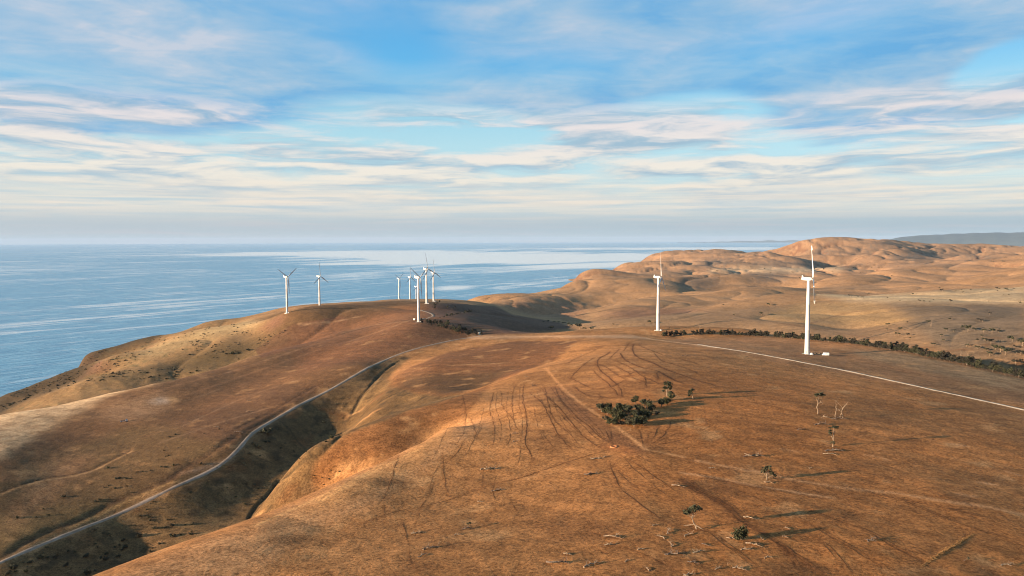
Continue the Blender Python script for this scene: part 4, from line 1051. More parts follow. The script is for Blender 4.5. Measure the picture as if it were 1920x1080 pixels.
def make_tree(name, label, cat, loc, blobs, trunk, leafm, barkm, size=.4, seed=1, group=None, rz=0.0, extra=0):
    """trunk: list of (points, radii); the crown hangs on limbs that reach into its clumps"""
    rnd = random.Random(seed); o = thing(name, label, cat, loc, rz, group)
    tb = MB()
    for pts, rad in trunk: tb.tube(pts, rad, 7)
    top = Vector(trunk[0][0][-1]); mid = Vector(trunk[0][0][max(0, len(trunk[0][0]) - 2)])
    for (x, y, z, rx, ry, rz_, n) in blobs:
        c = Vector((x, y, z)); s0 = mid if rnd.random() < .4 else top; r0 = trunk[0][1][-1]
        tb.tube([s0, (s0 + c) / 2 + Vector((rnd.gauss(0, .2), rnd.gauss(0, .2), -.15 * (c - s0).length * .4)), c], [r0 * .9, r0 * .6, r0 * .3], 5)
    if extra:
        ends = []
        for k in range(extra): limb(tb, mid, (rnd.gauss(0, 1), rnd.gauss(0, 1), .8), 1.6, trunk[0][1][-1] * .6, 1, rnd, ends, .4, 4)
    link('trunk', tb.mesh('trunk', barkm, True), o)
    cb = MB(); foliage(cb, blobs, size, rnd)
    link('crown', cb.raw('crown', leafm), o)
    return o
def dead_tree(name, label, cat, loc, h, seed, barkm=None, stems=1, depth=3, group=None, spread=.7, lean=(0, 0)):
    rnd = random.Random(seed); o_b = MB(); ends = []
    for k in range(stems):
        limb(o_b, ((k - (stems - 1) / 2) * h * .16, 0, -.3), (lean[0] + rnd.gauss(0, .16), lean[1] + rnd.gauss(0, .16), 1), h * .52, h * .024, depth, rnd, ends, .3, 6, spread)
    o = link(name, o_b.mesh(name, barkm or PALEB, True)); o.location = loc
    return tag(o, label, cat, group)
def log_mesh(L_, seed, barkm, depth=2, arch=.25, flat=.28):
    """a fallen tree: a heavy butt lying on the ground and limbs sprawling from it"""
    rnd = random.Random(seed); b = MB(); r = L_ * .026 + .08
    pts = []; rad = []
    for k in range(7):
        t = k / 6; pts.append(Vector((L_ * (t - .5), rnd.gauss(0, .06) * L_, r * .7 + arch * L_ * .35 * math.sin(math.pi * t) * rnd.uniform(.4, 1.2)))); rad.append(r * (1.15 - .75 * t))
    b.tube(pts, rad, 7)
    for k in range(5 + depth * 2):
        j = rnd.randrange(1, 7); ends = []
        d = Vector((rnd.gauss(.5, .7), rnd.choice((-1, 1)) * rnd.uniform(.3, 1.2), rnd.uniform(-.05, flat * 2.6)))
        limb(b, pts[j], d, L_ * rnd.uniform(.14, .34), rad[j] * .6, rnd.choice((0, 1, 1)), rnd, ends, .5, 5, .8)
    for _i, p in enumerate(b.v):
        if p[2] < -.25: b.v[_i] = (p[0], p[1], -.25 + rnd.uniform(0, .05))
    return b.mesh('log', barkm, True)
def place(px, py, dz=0.0):
    p = hit(px, py); p.z -= dz; return p

# ------------------------------------------------------------------ lone trees on the near hill
# sizes come from picture heights: metres = pixels * distance / focal length
def mpp(p): return p.y / FPX
def V3(*a): return Vector(a)
# leaning umbrella-crowned tree
p = place(1300, 992)
make_tree('tree', 'windswept umbrella-crowned tree leaning over pale fallen limbs', 'tree', p,
  [(-1.6, 0, 4.6, 1.0, .9, .5, 170), (-.5, .2, 5.2, 1.1, 1.0, .5, 200), (.6, 0, 5.6, 1.2, 1.1, .55, 240), (1.5, .1, 5.5, .8, .8, .4, 130), (-2.0, .1, 4.1, .5, .5, .3, 60)],
  [([(.9, 0, -.3), (.5, 0, 1.0), (0, 0, 1.8), (-.35, 0, 2.9), (-.15, 0, 4.0)], [.24, .20, .17, .14, .11]), ([(.5, .1, 1.0), (1.3, -.3, .7), (2.2, -.6, .2)], [.2, .16, .08]), ([(.3, 0, 1.3), (-1.2, .4, .9), (-2.4, .5, .7)], [.16, .12, .06])],
  LEAFD, PALEB, .26, 3, extra=3)
p = place(1389, 1012)
make_tree('bush', 'round dark green bush with bleached limbs lying on both sides', 'bush', p,
  [(-.6, 0, 1.6, 1.2, 1.1, 1.2, 330), (.5, .2, 2.2, 1.1, 1.0, 1.1, 330), (-1.0, .1, 1.1, .8, .8, .9, 160), (.9, -.1, 1.3, .9, .9, .9, 200)],
  [([(0, 0, -.3), (.1, 0, .6), (.1, 0, 1.2)], [.2, .17, .12])], LEAFG, BARK, .24, 5)
p = place(1438, 899)
make_tree('tree', 'small flat-topped tree with a branch mess at its foot, north of the pale wheel track', 'tree', p,
  [(-.2, 0, 3.4, 1.3, 1.1, .55, 190), (.5, 0, 4.2, .9, .8, .4, 120), (-1.3, .1, 2.6, .7, .7, .5, 80), (1.2, -.1, 2.3, 1.0, .8, .5, 100), (2.0, 0, 1.3, .7, .6, .4, 60)],
  [([(0, 0, -.3), (-.1, 0, 1.0), (.1, 0, 2.3)], [.22, .18, .12]), ([(0, 0, .6), (1.2, -.1, 1.0), (2.1, 0, 1.2)], [.12, .1, .05])], LEAFD, BARK, .26, 7, extra=2)
p = place(1561, 838)
make_tree('tree', 'tall thin tree with a small flat cap above a heap of dead branches', 'tree', p,
  [(.4, 0, 7.6, 1.5, 1.2, .42, 190), (-1.1, 0, 5.2, .8, .7, .6, 100), (-1.2, .1, 6.2, .5, .5, .25, 40), (.1, 0, 1.6, .7, .6, .5, 70)],
  [([(0, 0, -.3), (.3, 0, 2.4), (.15, 0, 4.2), (.35, 0, 6.6)], [.24, .19, .15, .10]), ([(.25, 0, 2.6), (-.4, 0, 4.0), (-1.0, 0, 5.0)], [.16, .12, .08]), ([(.2, 0, 4.0), (.9, .2, 5.4), (.8, .1, 6.8)], [.14, .1, .06])], LEAFD, PALEB, .28, 9, extra=2)
p = place(1533, 776)
make_tree('tree', 'pale-trunked tree with a wide flat dark cap, left of the bare dead stems', 'tree', p,
  [(0, 0, 8.6, 1.6, 1.5, .45, 200), (1.4, .2, 8.9, 1.6, 1.4, .4, 190), (2.6, 0, 8.7, .8, .8, .35, 70), (-1.1, 0, 8.7, .7, .7, .3, 60)],
  [([(0, 0, -.3), (.1, 0, 1.6), (-.4, 0, 3.0), (.1, 0, 4.8), (.2, 0, 7.4)], [.28, .24, .2, .16, .11]), ([(.0, 0, 4.2), (1.2, 0, 5.4), (1.7, 0, 7.8)], [.15, .11, .06]), ([(.1, 0, 4.8), (1.9, .2, 5.0), (2.3, .1, 4.6)], [.12, .08, .04])], LEAFD, PALEB, .32, 13, extra=3)
dead_tree('dead_tree', 'bare bleached tree stem rising left of its forked twin', 'dead tree', place(1566, 782), 8.5, 21, PALEB, 1, 3, None, .45)
dead_tree('dead_tree', 'bare forked dead tree, right one of the pair with the dark heap between', 'dead tree', place(1578, 783), 9.0, 27, PALEB, 2, 3, None, .45, (.12, 0))
p = place(1296, 749)
make_tree('tree', 'small one-sided tree standing apart to the right of the grove', 'tree', p,
  [(-.6, 0, 3.4, 1.0, .9, 1.1, 170), (-.9, .1, 2.2, .7, .7, .7, 100), (.5, 0, 4.7, 1.1, 1.0, .5, 150)],
  [([(.9, 0, -.3), (.7, 0, 1.4), (.3, 0, 2.8), (.3, 0, 4.0)], [.22, .19, .15, .1])], LEAFD, PALEB, .3, 15)
p = place(1250, 742)
make_tree('tree', 'tall domed tree standing just behind the grove', 'tree', p,
  [(-.2, 0, 6.0, 1.6, 1.4, .9, 260), (1.2, 0, 5.6, 1.3, 1.2, 1.5, 300), (1.5, 0, 4.0, 1.1, 1.0, 1.0, 190), (-1.0, 0, 4.0, 1.3, 1.1, .6, 170), (-1.7, 0, 2.7, .7, .7, .5, 80)],
  [([(.1, 0, -.3), (.1, 0, 1.6), (0, 0, 3.0), (.3, 0, 4.6)], [.38, .3, .24, .15])], LEAFD, BARK, .32, 17, extra=2)
for o in [o for o in SC.objects if o.get('category') in ('tree', 'bush', 'dead tree') and o.parent is None]: o.scale = (1.18,) * 3
# ------------------------------------------------------------------ the grove
gm = []
for k, (lm, bl) in enumerate([
  (LEAFG, [(0, 0, 2.2, 2.3, 2.1, 1.5, 430), (1.6, .3, 1.9, 1.6, 1.5, 1.2, 260), (-1.5, -.2, 1.6, 1.4, 1.3, 1.1, 220)]),
  (LEAF, [(0, 0, 2.8, 1.9, 1.8, 1.6, 380), (-1.2, .2, 2.0, 1.5, 1.4, 1.2, 240), (.9, .2, 3.9, 1.1, 1.1, .8, 170)]),
  (LEAFD, [(0, 0, 2.4, 1.7, 1.6, 1.3, 320), (1.5, 0, 2.9, 1.3, 1.2, .9, 200), (-1.4, .2, 3.2, 1.4, 1.3, .6, 200)]),
  (LEAFB, [(0, 0, 1.5, 2.0, 1.7, 1.0, 280), (1.2, .4, 1.1, 1.4, 1.2, .8, 180)])]):
    o = make_tree('grove_tree', 'x', 'tree', (0, 0, 0), bl, [([(0, 0, -.4), (.1, 0, .8), (0, 0, 1.6)], [.26, .2, .14])], lm, BARK, .34, 30 + k)
    gm.append(o)
GROVE = [(1128,772,2,1),(1139,777,0,.9),(1150,782,1,.85),(1136,788,3,.8),(1160,776,1,1.05),(1170,772,0,.95),(1178,778,2,1.1),(1166,787,0,1.0),(1154,792,1,.8),(1148,797,0,.8),(1178,790,3,1.0),(1190,786,2,1.0),(1191,757,1,.85),
  (1199,776,2,1.05),(1207,783,0,1.0),(1197,796,0,1.1),(1189,800,2,.9),(1207,798,1,.9),(1212,766,2,1.1),(1216,781,3,.9),(1180,796,3,.9),(1240,763,2,1.0),(1250,758,0,.9),(1258,750,1,.95),(1228,777,3,.8),(1163,796,3,.7),(1222,770,0,.85),(1142,767,0,.8)]
used = set()
for i, (x, y, k, sc_) in enumerate(GROVE):
    loc = place(x, y); rz_ = RND.uniform(0, 6.3); sc_ *= 1.12
    lab = ['bushy green tree inside the dense grove', 'olive tree inside the dense grove', 'dark flat-sided tree inside the dense grove', 'low brown-green scrub tree inside the dense grove'][k]
    if k not in used:
        used.add(k); o = gm[k]; o.location = loc; o.rotation_euler.z = rz_; o.scale = (sc_,) * 3; o['label'] = lab; o['group'] = 'trees of the grove on the near hill'
    else: dup(gm[k], loc, rz_, sc_, lab, 'trees of the grove on the near hill')
dead_tree('dead_tree', 'bare grey shrubby dead tree at the right of the grove', 'dead tree', place(1229, 779), 5.0, 71, PALEB, 3, 3, None, .8)
dead_tree('dead_tree', 'thin bare stem hanging on the front edge of the grove', 'dead tree', place(1181, 808), 3.4, 72, PALEB, 1, 2, None, .6)
# ------------------------------------------------------------------ fallen timber on the near hill
LOGS = [  # column, row, length m, heading deg, seed, wood, label
 (1415,856,8.0,-5,101,0,'arched heap of bleached fallen limbs on the open pasture'), (1397,856,2.4,40,102,2,'short dark stump beside the arched heap of limbs'),
 (1271,912,4.6,-25,103,0,'bleached zigzag log right of the sheep tracks'), (1109,890,5.6,8,104,2,'dark fallen trunk with upright stub, below the water hole'),
 (1119,861,5.0,6,105,1,'grey branch heap just below the water hole'), (1136,857,2.8,15,106,1,'small grey branch right of the heap below the water hole'),
 (919,881,8.0,2,107,1,'long grey branch heap on the sheep-tracked slope'), (939,919,3.6,-20,108,0,'pale bent log with a dark shadowed limb'), (930,920,4.0,25,109,2,'thin dark limb beside the pale bent log'),
 (900,941,2.0,-15,110,0,'small cream log lying alone'), (783,1000,4.4,10,111,1,'thin forked branch near the left shoulder of the hill'),
 (808,1028,5.0,20,112,0,'ring of bleached limbs near the left shoulder'), (792,1042,3.2,60,113,1,'scattered sticks below the ring of limbs'),
 (1148,1008,5.2,-20,114,0,'pale Y-shaped fallen limb in the middle foreground'), (1143,1022,3.4,10,115,1,'broken sticks below the Y-shaped limb'),
 (1046,1056,6.4,-8,116,2,'dark fallen trunk with many broken limbs at the lower edge'), (1108,1060,5.0,35,117,0,'forked bleached log with curling arms at the lower edge'),
 (1252,997,4.2,70,118,0,'standing tangle of bleached curved limbs left of the leaning tree'), (1263,1040,5.2,10,119,2,'dark heap of broken limbs beneath the curved tangle'), (1258,1022,3.6,80,120,0,'pale broken limbs scattered above the dark heap'),
 (1310,1036,3.6,25,121,1,'thin curved limb lying below the leaning tree'), (1290,1003,3.8,35,122,1,'curled dry branch at the foot of the leaning tree'),
 (1412,1022,4.6,-35,123,0,'bleached limbs right of the round bush'), (1372,1010,3.0,-12,124,0,'cream log left of the round bush'), (1426,1010,2.6,-70,125,1,'broken grey limb in the shadow of the round bush'),
 (1477,991,1.9,-60,126,0,'short white log standing clear on the pasture'), (1472,1007,1.7,-30,127,0,'smaller curved white log below the short one'),
 (1406,972,4.0,-30,128,1,'brown branch tangle in the long tree shadow'), (1386,1067,3.4,-30,129,0,'white log split at one end, lower edge'), (1347,1066,2.6,30,130,1,'short grey log beside the cut stump'),
 (1636,1013,4.6,28,131,2,'dark hollow log lying across a wheel track'), (1540,797,7.0,4,132,2,'dry brush heap below the flat-capped tree'), (1570,786,6.0,-5,133,2,'dark heap between the bare dead stems'),
 (1563,846,8.0,3,134,2,'dense heap of dead branches under the tall thin tree'), (1555,852,5.0,-20,135,1,'loose outer sticks of the heap under the tall thin tree'),
 (1003,723,4.2,6,136,2,'dark log on the crest of the sheep-tracked slope'), (987,707,3.0,5,137,1,'small grey log on the crest above the dark one'), (968,828,3.2,14,138,0,'pale thin log on the upper slope'), (966,813,2.8,8,139,2,'little dark log above the pale thin one'),
 (1284,667,5.4,4,140,2,'dark log with one limb stretched to the right, below the track'), (1091,666,3.6,10,141,1,'small grey log at the head of the trampled fan'), (890,704,5.0,8,142,2,'dark fallen branch on the round brown lobe'),
 (1292,1078,3.0,20,143,1,'sticks at the very bottom edge'), (1888,1060,4.0,5,144,1,'brown sticks at the lower right edge'), (1215,1068,2.2,95,145,0,'small pale upright limb at the lower edge'),
 (1335,878,2.6,5,146,1,'dry stick in the middle of the pasture'), (877,992,3.6,12,147,2,'dark stump log under the lone dark tuft'), (1400,1030,3.6,10,148,0,'lowest bleached branch right of the round bush'),
 (468,752,5.0,-12,151,2,'dark fallen tree on the brown hillside, upper one of two'), (466,772,6.0,-14,152,1,'pale fallen branches on the brown hillside'), (405,801,5.6,-14,153,1,'grey log on the left hillside'), (447,811,9.0,-16,154,2,'dark log lying above the road bend'),
 (1161,768,2.2,20,155,0,'bleached stick at the front of the grove'), (1125,769,2.0,-30,156,0,'pale broken limb at the left tip of the grove')]
LOGS += [(1228,985,2.0,30,161,1,'short grey stick up-slope of the curved tangle'), (1322,1022,2.2,-40,162,2,'dark twisted limb between the leaning tree and the round bush'), (1203,1030,2.6,12,163,1,'low grey limb left of the dark heap'),
 (1176,1052,2.0,50,164,0,'thin pale stick left of the small upright limb'), (1300,1056,3.0,-18,165,2,'dark limb lying between heap and cut stump'), (1440,1046,2.4,24,166,1,'grey limb down-slope of the bleached branches'), (1064,1040,2.6,-30,167,1,'grey sticks just above the dark trunk at the lower edge'),
 (1500,806,3.4,15,168,2,'dark brush left of the dry heap below the flat-capped tree'), (1548,783,4.0,-10,169,1,'grey brush under the bare dead stems'), (1441,905,3.2,-24,170,0,'bleached limb fallen from the small flat-topped tree'), (1240,1008,2.8,120,171,1,'grey limb leaning out of the curved tangle'),
 (858,1003,2.2,8,172,1,'grey stick left of the lone dark tuft'), (1520,878,1.8,30,173,1,'tiny grey stick in open pasture right of the arched heap')]
WOOD = [PALEB, BARK, BURNT]
for x, y, L_, hd, sd, wd_, lab in LOGS:
    o = link('fallen_log', log_mesh(L_, sd, WOOD[wd_])); o.location = place(x, y); o.rotation_euler.z = math.radians(hd); tag(o, lab, 'fallen log', 'dead timber lying on the pasture')
dead_tree('dead_tree', 'black dead tree with stubby forks on the left hillside', 'dead tree', place(424, 795), 8.0, 74, BURNT, 2, 2, None, .8)
o = dead_tree('stump', 'pale cut stump standing upright near the lower edge', 'stump', place(1364, 1060), 2.6, 75, PALEB, 1, 0)
p = place(879, 990)
make_tree('bush', 'tiny lone tuft on a thin stem in the open pasture', 'bush', p, [(.3, 0, 1.7, .55, .5, .35, 110), (-.2, 0, 1.5, .4, .4, .3, 60)], [([(-.5, 0, -.2), (-.3, 0, .7), (.1, 0, 1.4)], [.09, .07, .05])], LEAFD, BARK, .16, 19)
p = place(1812, 1052)
make_tree('bush', 'wiry dark sapling leaning right near the lower right corner', 'bush', p, [(.4, 0, .95, .5, .3, .25, 50)], [([(-.9, 0, -.1), (-.2, 0, .5), (.4, 0, .9)], [.06, .05, .03])], LEAFD, BURNT, .14, 20)
# brushwood raked into a row
b = MB(); rr = random.Random(5)
A_, B_ = place(1728, 1062), place(1824, 1002)
for k in range(300):
    t = rr.random(); t2 = t ** .8
    q_ = A_.lerp(B_, t2); w = .6 * (0.35 + math.sin(math.pi * min(1, t2 * 1.02)))
    c = q_ + Vector((rr.gauss(0, .35) * w, rr.gauss(0, .35) * w, 0)); c.z = float(terrain_z(c.x, c.y)) + rr.uniform(0, .4) * w
    d = Vector((rr.gauss(0, 1), rr.gauss(0, 1), rr.gauss(0, .4))).normalized() * rr.uniform(.3, .8)
    b.tube([c - d, c + d], [.05, .02], 4)
o = link('brush_row', b.mesh('brush_row', bark('straw_brush', (.22, .125, .05), (.10, .055, .025)))); tag(o, 'long low row of raked yellow brushwood in the right foreground', 'brush row')
# water hole: low clay ring
p = place(1151, 838)
wb = MB().lathe([(1.9, -.3), (1.7, .25), (1.35, .42), (1.05, .3), (.9, -.05), (.2, -.1)], 20)
o = thing('trough', 'small round clay-rimmed water hole where the sheep tracks meet', 'water hole', p)
link('rim', wb.mesh('rim', mat('red_clay', (.30, .12, .05), .95), True), o)
wm = MB().lathe([(1.0, .02), (1.0, .05)], 20).mesh('water', mat('muddy_water', (.05, .03, .02), .15)); link('water', wm, o)

# ------------------------------------------------------------------ windbreaks: rows of planted trees
wv = []
for k in range(6):
    rnd = random.Random(200 + k); H = rnd.uniform(8.5, 10.5); bl = []
    for j in range(5):
        bl.append((rnd.gauss(0, 1.5), rnd.gauss(0, 1.4), H * rnd.uniform(.28, .80), rnd.uniform(1.9, 2.9), rnd.uniform(1.8, 2.5), rnd.uniform(1.4, 2.2), 150))
    o = make_tree('windbreak_tree', 'x', 'tree', (0, 0, 0), bl, [([(0, 0, -.5), (.1, 0, 1.6), (rnd.gauss(0, .3), 0, 3.2), (rnd.gauss(0, .4), 0, H * .55)], [.3, .26, .2, .12]), ([(0, 0, .4), (rnd.choice((-1, 1)) * .9, .2, 2.2), (rnd.choice((-1, 1)) * 1.3, .3, 3.8)], [.18, .14, .08])], (LEAFW, LEAFD, LEAFW, LEAFW, LEAFD, LEAFW)[k], BURNT, .5, 220 + k)
    wv.append(o)
first = set()
def wtree(loc, k, sc_, label, group):
    if k not in first:
        first.add(k); o = wv[k]; o.location = loc; o.rotation_euler.z = RND.uniform(0, 6.3); o.scale = (sc_,) * 3; o['label'] = label; o['group'] = group
    else: dup(wv[k], loc, RND.uniform(0, 6.3), sc_ * RND.choice((.5, .62, .75, .85, .95, 1.0, 1.05, 1.2)), label, group)
def row(pts, step, sc0, label, group, jit=1.5, gaps=()):
    wl = [place(*p) for p in pline(pts, 8)]
    acc = 0.0; nxt = 0.0
    for a, b in zip(wl[:-1], wl[1:]):
        L_ = (b - a).length
        if L_ > 150: continue
        while nxt <= acc + L_:
            t = (nxt - acc) / max(L_, 1e-6); q_ = a.lerp(b, t); q_.x += RND.gauss(0, jit); q_.y += RND.gauss(0, jit); q_.z = float(terrain_z(q_.x, q_.y)) - .1
            px_, _ = _proj(q_.x, q_.y, q_.z)
            if not any(g0 < px_ < g1 for g0, g1 in gaps): wtree(q_, RND.randrange(6), sc0, label, group)
            nxt += step * RND.uniform(.75, 1.25)
        acc += L_
row([(1243,632),(1290,628),(1330,627),(1440,631),(1510,637),(1600,645),(1700,661),(1800,682),(1870,699),(1930,713)], 3.0, .82, 'dark tree of the long windbreak row behind the near turbine', 'trees of the long windbreak', 1.2, ((1288,1298),(1339,1344),(1448,1452)))
row([(1640,651),(1700,660),(1800,680),(1870,696),(1930,711)], 6.5, .85, 'dark tree of the long windbreak row behind the near turbine', 'trees of the long windbreak', 2.5)
row([(793,606),(810,609),(830,615),(850,621),(870,626),(885,630)], 5.5, 1.0, 'dark tree of the sloping row below the hilltop turbine', 'trees of the row below the hilltop turbine', 3.0)
row([(800,603),(835,610),(868,620),(892,628)], 7.0, .95, 'dark tree of the sloping row below the hilltop turbine', 'trees of the row below the hilltop turbine', 3.0)
row([(828,596),(850,591),(870,587),(883,583)], 9.0, .55, 'low tree of the upper thin row on the dark spur', 'trees of the upper row on the spur', 2.0)
row([(840,578),(862,579)], 9.0, .6, 'small tree of the short row near the top of the spur', 'trees of the short top row', 2.0)
for x, y, s_ in ((816,578,.95),(820,570,.9),(825,567,.7),(815,574,.8)): wtree(place(x, y), RND.randrange(6), s_, 'dark tree of the clump beside the hilltop cluster of turbines', 'trees of the hilltop clump')
wtree(place(903, 628), 2, .9, 'lone dark tree at the lower end of the sloping row, behind the white hut', 'single windbreak trees')
# ------------------------------------------------------------------ scattered trees across the far country
FAR = [(1595,557,.8),(1608,558,.4),(1617,558,.6),(1627,554,.9),(1711,553,.8),(1723,566,.6),(1731,567,.6),(1762,542,.8),(1767,547,1.0),(1780,567,.8),(1805,550,.7),(1819,545,.6),(1867,542,.8),(1873,543,.7),(1886,544,.9),(1888,546,.7),(1902,543,.6),(1860,492,1.0),(1879,492,1.1),(1884,484,.8),
 (1855,590,.55),(1853,584,.4),(1781,601,.6),(1836,602,.6),(1842,604,.6),(1815,622,1.35),(1788,622,.5),(1860,625,1.0),(1898,641,1.1),(1917,649,1.3),(1858,645,1.0),(1876,660,1.2),(1885,665,1.2),(1867,655,.8),(1855,668,.9),(1904,684,1.0),(1721,544,.6),(1791,546,.5),(1442,574,1.0),(1428,591,.9),(1219,607,.95),(1151,610,.5),(1087,617,1.5),(1034,619,1.1),
 (1026,605,.8),(1020,606,.6),(1047,606,.7),(1040,605,.6),(1058,608,.7),(1066,611,.9),(1070,613,.8),(1097,619,.6),(1108,620,.7),(1357,573,.5),(1380,574,.5),(1375,592,.5),(1640,602,.35),(1700,606,.4),(1830,640,.5),(1840,632,.5),(1812,650,.6),(1832,655,.7),(1750,648,.6),(1500,522,.8),(1410,524,.7),(1560,510,.8),(1614,512,.6),(1672,518,.6)]
_r = random.Random(91)
FAR += [(_r.uniform(1640, 1915), 0, 0) for _k in range(20)]
FAR = [(x, y, s_) if y else (x, (lambda t: 598 + 40 * t + max(0, (x - 1720)) * .22 * t)(_r.random()), _r.uniform(.35, .8)) for x, y, s_ in FAR]
fv = []
for k in range(3):
    rnd = random.Random(300 + k); H = 7.0; bl = []
    for j in range(5): bl.append((rnd.gauss(0, 2.0), rnd.gauss(0, 1.8), H * rnd.uniform(.62, .85), rnd.uniform(1.5, 2.4), rnd.uniform(1.4, 2.2), rnd.uniform(.8, 1.3), 100))
    fv.append(make_tree('gum_tree', 'x', 'tree', (0, 0, 0), bl, [([(0, 0, -.5), (.2, 0, 1.6), (-.2, 0, 3.2), (.1, 0, 4.2)], [.36, .3, .24, .15])], (LEAFD, LEAFW, LEAFD)[k], BARK, .55, 320 + k))
fu = set()
for x, y, s_ in FAR:
    k = RND.randrange(3); loc = place(x, y)
    if y >= 600 and x > 1740: lab, g = 'gum tree scattered on the shaded valley side at the far right', 'gum trees in the right valley'
    elif x < 1120: lab, g = 'gum tree in the hollow below the sunlit headland slopes', 'gum trees in the central hollow'
    elif y < 530: lab, g = 'distant gum tree on the far brown slope', 'distant gum trees'
    else: lab, g = 'lone spreading gum tree dotted over the pale grass beyond the windbreak', 'gum trees dotted over pale grass'
    if x == 1815: lab, g = 'biggest leafy gum tree on the shaded right valley side', None
    if x == 1087: lab, g = 'biggest round gum tree in the central hollow', None
    if x == 1219: lab, g = 'gum tree just left of the tower behind the windbreak', None
    if k not in fu:
        fu.add(k); o = fv[k]; o.location = loc; o.rotation_euler.z = RND.uniform(0, 6.3); o.scale = (s_,) * 3; o['label'] = lab
        if g: o['group'] = g
    else:
        o = dup(fv[k], loc, RND.uniform(0, 6.3), s_, lab, g)
        if not g and 'group' in o: del o['group']
for x, y, h, lab in ((1255,617,9,'pale bare dead tree right of the tower behind the windbreak'), (1313,619,8,'pale bare dead tree above the gap in the windbreak'), (1164,613,7,'dark bare dead tree on the edge of the plateau'), (1802,670,9,'bare pinkish dead tree behind the right end of the windbreak'), (1815,668,8,'second bare dead tree behind the right end of the windbreak'), (1746,612,9,'thin pale dead tree on the shaded slope')):
    dead_tree('dead_tree', lab, 'dead tree', place(x, y), h, x, BURNT if x == 1164 else PALEB, 2 if x > 1200 else 1, 3, None, .6)
# ------------------------------------------------------------------ shrubs on the left slopes
sv = []
for k in range(4):
    rnd = random.Random(400 + k); b = MB()
    bl = [(rnd.gauss(0, .5), rnd.gauss(0, .5), .5 + rnd.uniform(0, .4), rnd.uniform(.6, 1.1), rnd.uniform(.6, 1.0), rnd.uniform(.45, .8), 56) for j in range(4)]
    foliage(b, bl, .3, rnd)
    for j in range(4): b.tube([(0, 0, -.3), bl[j][:3]], [.06, .03], 4)
    sv.append(b.raw('shrub', (LEAFD, LEAFB, LEAFD, LEAF)[k]))
def shrub(x, y, s_, label, group=None, k=None):
    o = link('shrub', sv[RND.randrange(4) if k is None else k]); p_ = hit(x, y)
    o.location = p_; o.rotation_euler.z = RND.uniform(0, 6.3); o.scale = (s_, s_, s_ * RND.uniform(.8, 1.1)); tag(o, label, 'shrub', group)
shrub(498, 813, 3.4, 'big round dark shrub at the roadside bend', None, 0); shrub(483, 838, 2.2, 'dark oval shrub below the roadside bend', None, 2); shrub(499, 829, 1.2, 'little dark shrub under the big roadside one', None, 2)
shrub(475, 833, 1.4, 'small dark shrub between road and oval shrub', None, 0)
for x, y, s_ in ((161,1043,1.5),(231,1014,1.2),(322,1007,1.5),(322,987,1.2),(292,991,1.2),(260,1007,1.5),(359,1002,1.2),(235,1028,1.4),(197,1050,1.3),(162,1076,2.2),(125,1061,1.1),(107,1045,1.2),(77,1047,1.0),(27,1065,1.8),(17,1077,1.5),(56,1055,1.2),(90,1027,.9),(300,1020,1.0)):
    shrub(x, y, s_, 'large dark shrub on the valley floor below the road', 'large shrubs below the road')
def scatter(poly, n, smin, smax, label, group, rmin, rmax, seed, clump=0.0):
    rr = random.Random(seed); poly_ = poly; xs = [p[0] for p in poly]; ys = [p[1] for p in poly]; c = 0; tries = 0
    while c < n and tries < 6000:
        tries += 1
        x, y = rr.uniform(min(xs), max(xs)), rr.uniform(min(ys), max(ys))
        ins = False
        for (x1, y1), (x2, y2) in zip(poly, poly[1:] + poly[:1]):
            if (y1 > y) != (y2 > y) and x < (x2 - x1) * (y - y1) / (y2 - y1) + x1: ins = not ins
        if not ins: continue
        p_ = hit(x, y); r = math.hypot(p_.x, p_.y)
        if not rmin < r < rmax: continue
        if clump and float(fbm(np.array([p_.x / 40]), np.array([p_.y / 40]), 2, 191)[0]) < clump: continue
        shrub(x, y, rr.uniform(smin, smax) * (1 if rr.random() < .8 else 1.5), label, group); c += 1
VALLEY = [(0,1066),(120,1014),(240,962),(340,915),(440,858),(480,825),(520,800),(600,757),(660,728),(705,705),(660,775),(640,812),(580,850),(515,915),(460,970),(250,1050),(150,1080),(0,1080)]
scatter(VALLEY, 95, .35, .8, 'small dark shrub dotted over the shaded valley side under the road', 'small shrubs under the road', 350, 900, 1)
scatter([(0,1000),(200,870),(430,770),(470,810),(420,850),(330,905),(150,990),(0,1045)], 24, .35, .8, 'small dark shrub on the hillside just above the road', 'small shrubs above the road', 350, 800, 2)
for x, y, s_ in ((218,898,.9),(223,897,.8),(237,898,.8),(257,886,.6),(268,885,.6),(282,883,.6),(303,876,.8),(310,877,.9),(325,873,.8),(180,941,1.0),(186,938,.9),(32,972,.9),(68,970,.7),(92,967,.7)):
    shrub(x, y, s_, 'small black shrub in a loose line across the left hillside', 'line of small shrubs on the left hillside')
scatter([(0,760),(60,735),(140,700),(150,712),(70,745),(0,772)], 30, .7, 1.4, 'dark coastal shrub on the seaward slope at the far left', 'shrubs on the seaward slope', 1000, 1700, 3)
scatter([(140,690),(200,652),(290,635),(400,605),(480,600),(470,650),(400,690),(250,715),(150,715)], 40, .5, 1.2, 'coastal shrub dotted over the tan slope above the cliffs', 'shrubs above the cliffs', 1000, 1700, 4)
scatter([(250,712),(330,690),(420,662),(470,656),(465,668),(400,690),(300,716)], 18, .9, 1.9, 'shrub in the shaded fold behind the pale ridge', 'shrubs in the shaded fold', 1000, 1500, 5)
scatter([(1600,545),(1920,532),(1920,572),(1700,568)], 16, .6, 1.1, 'low dark shrub among the trees on the pale flat', 'shrubs on the pale flat', 1200, 2600, 6, )
scatter([(1330,500),(1700,497),(1700,508),(1330,514)], 30, 1.4, 2.6, 'dark scrub clump in the band across the far slopes', 'scrub clumps across the far slopes', 2500, 5200, 7)
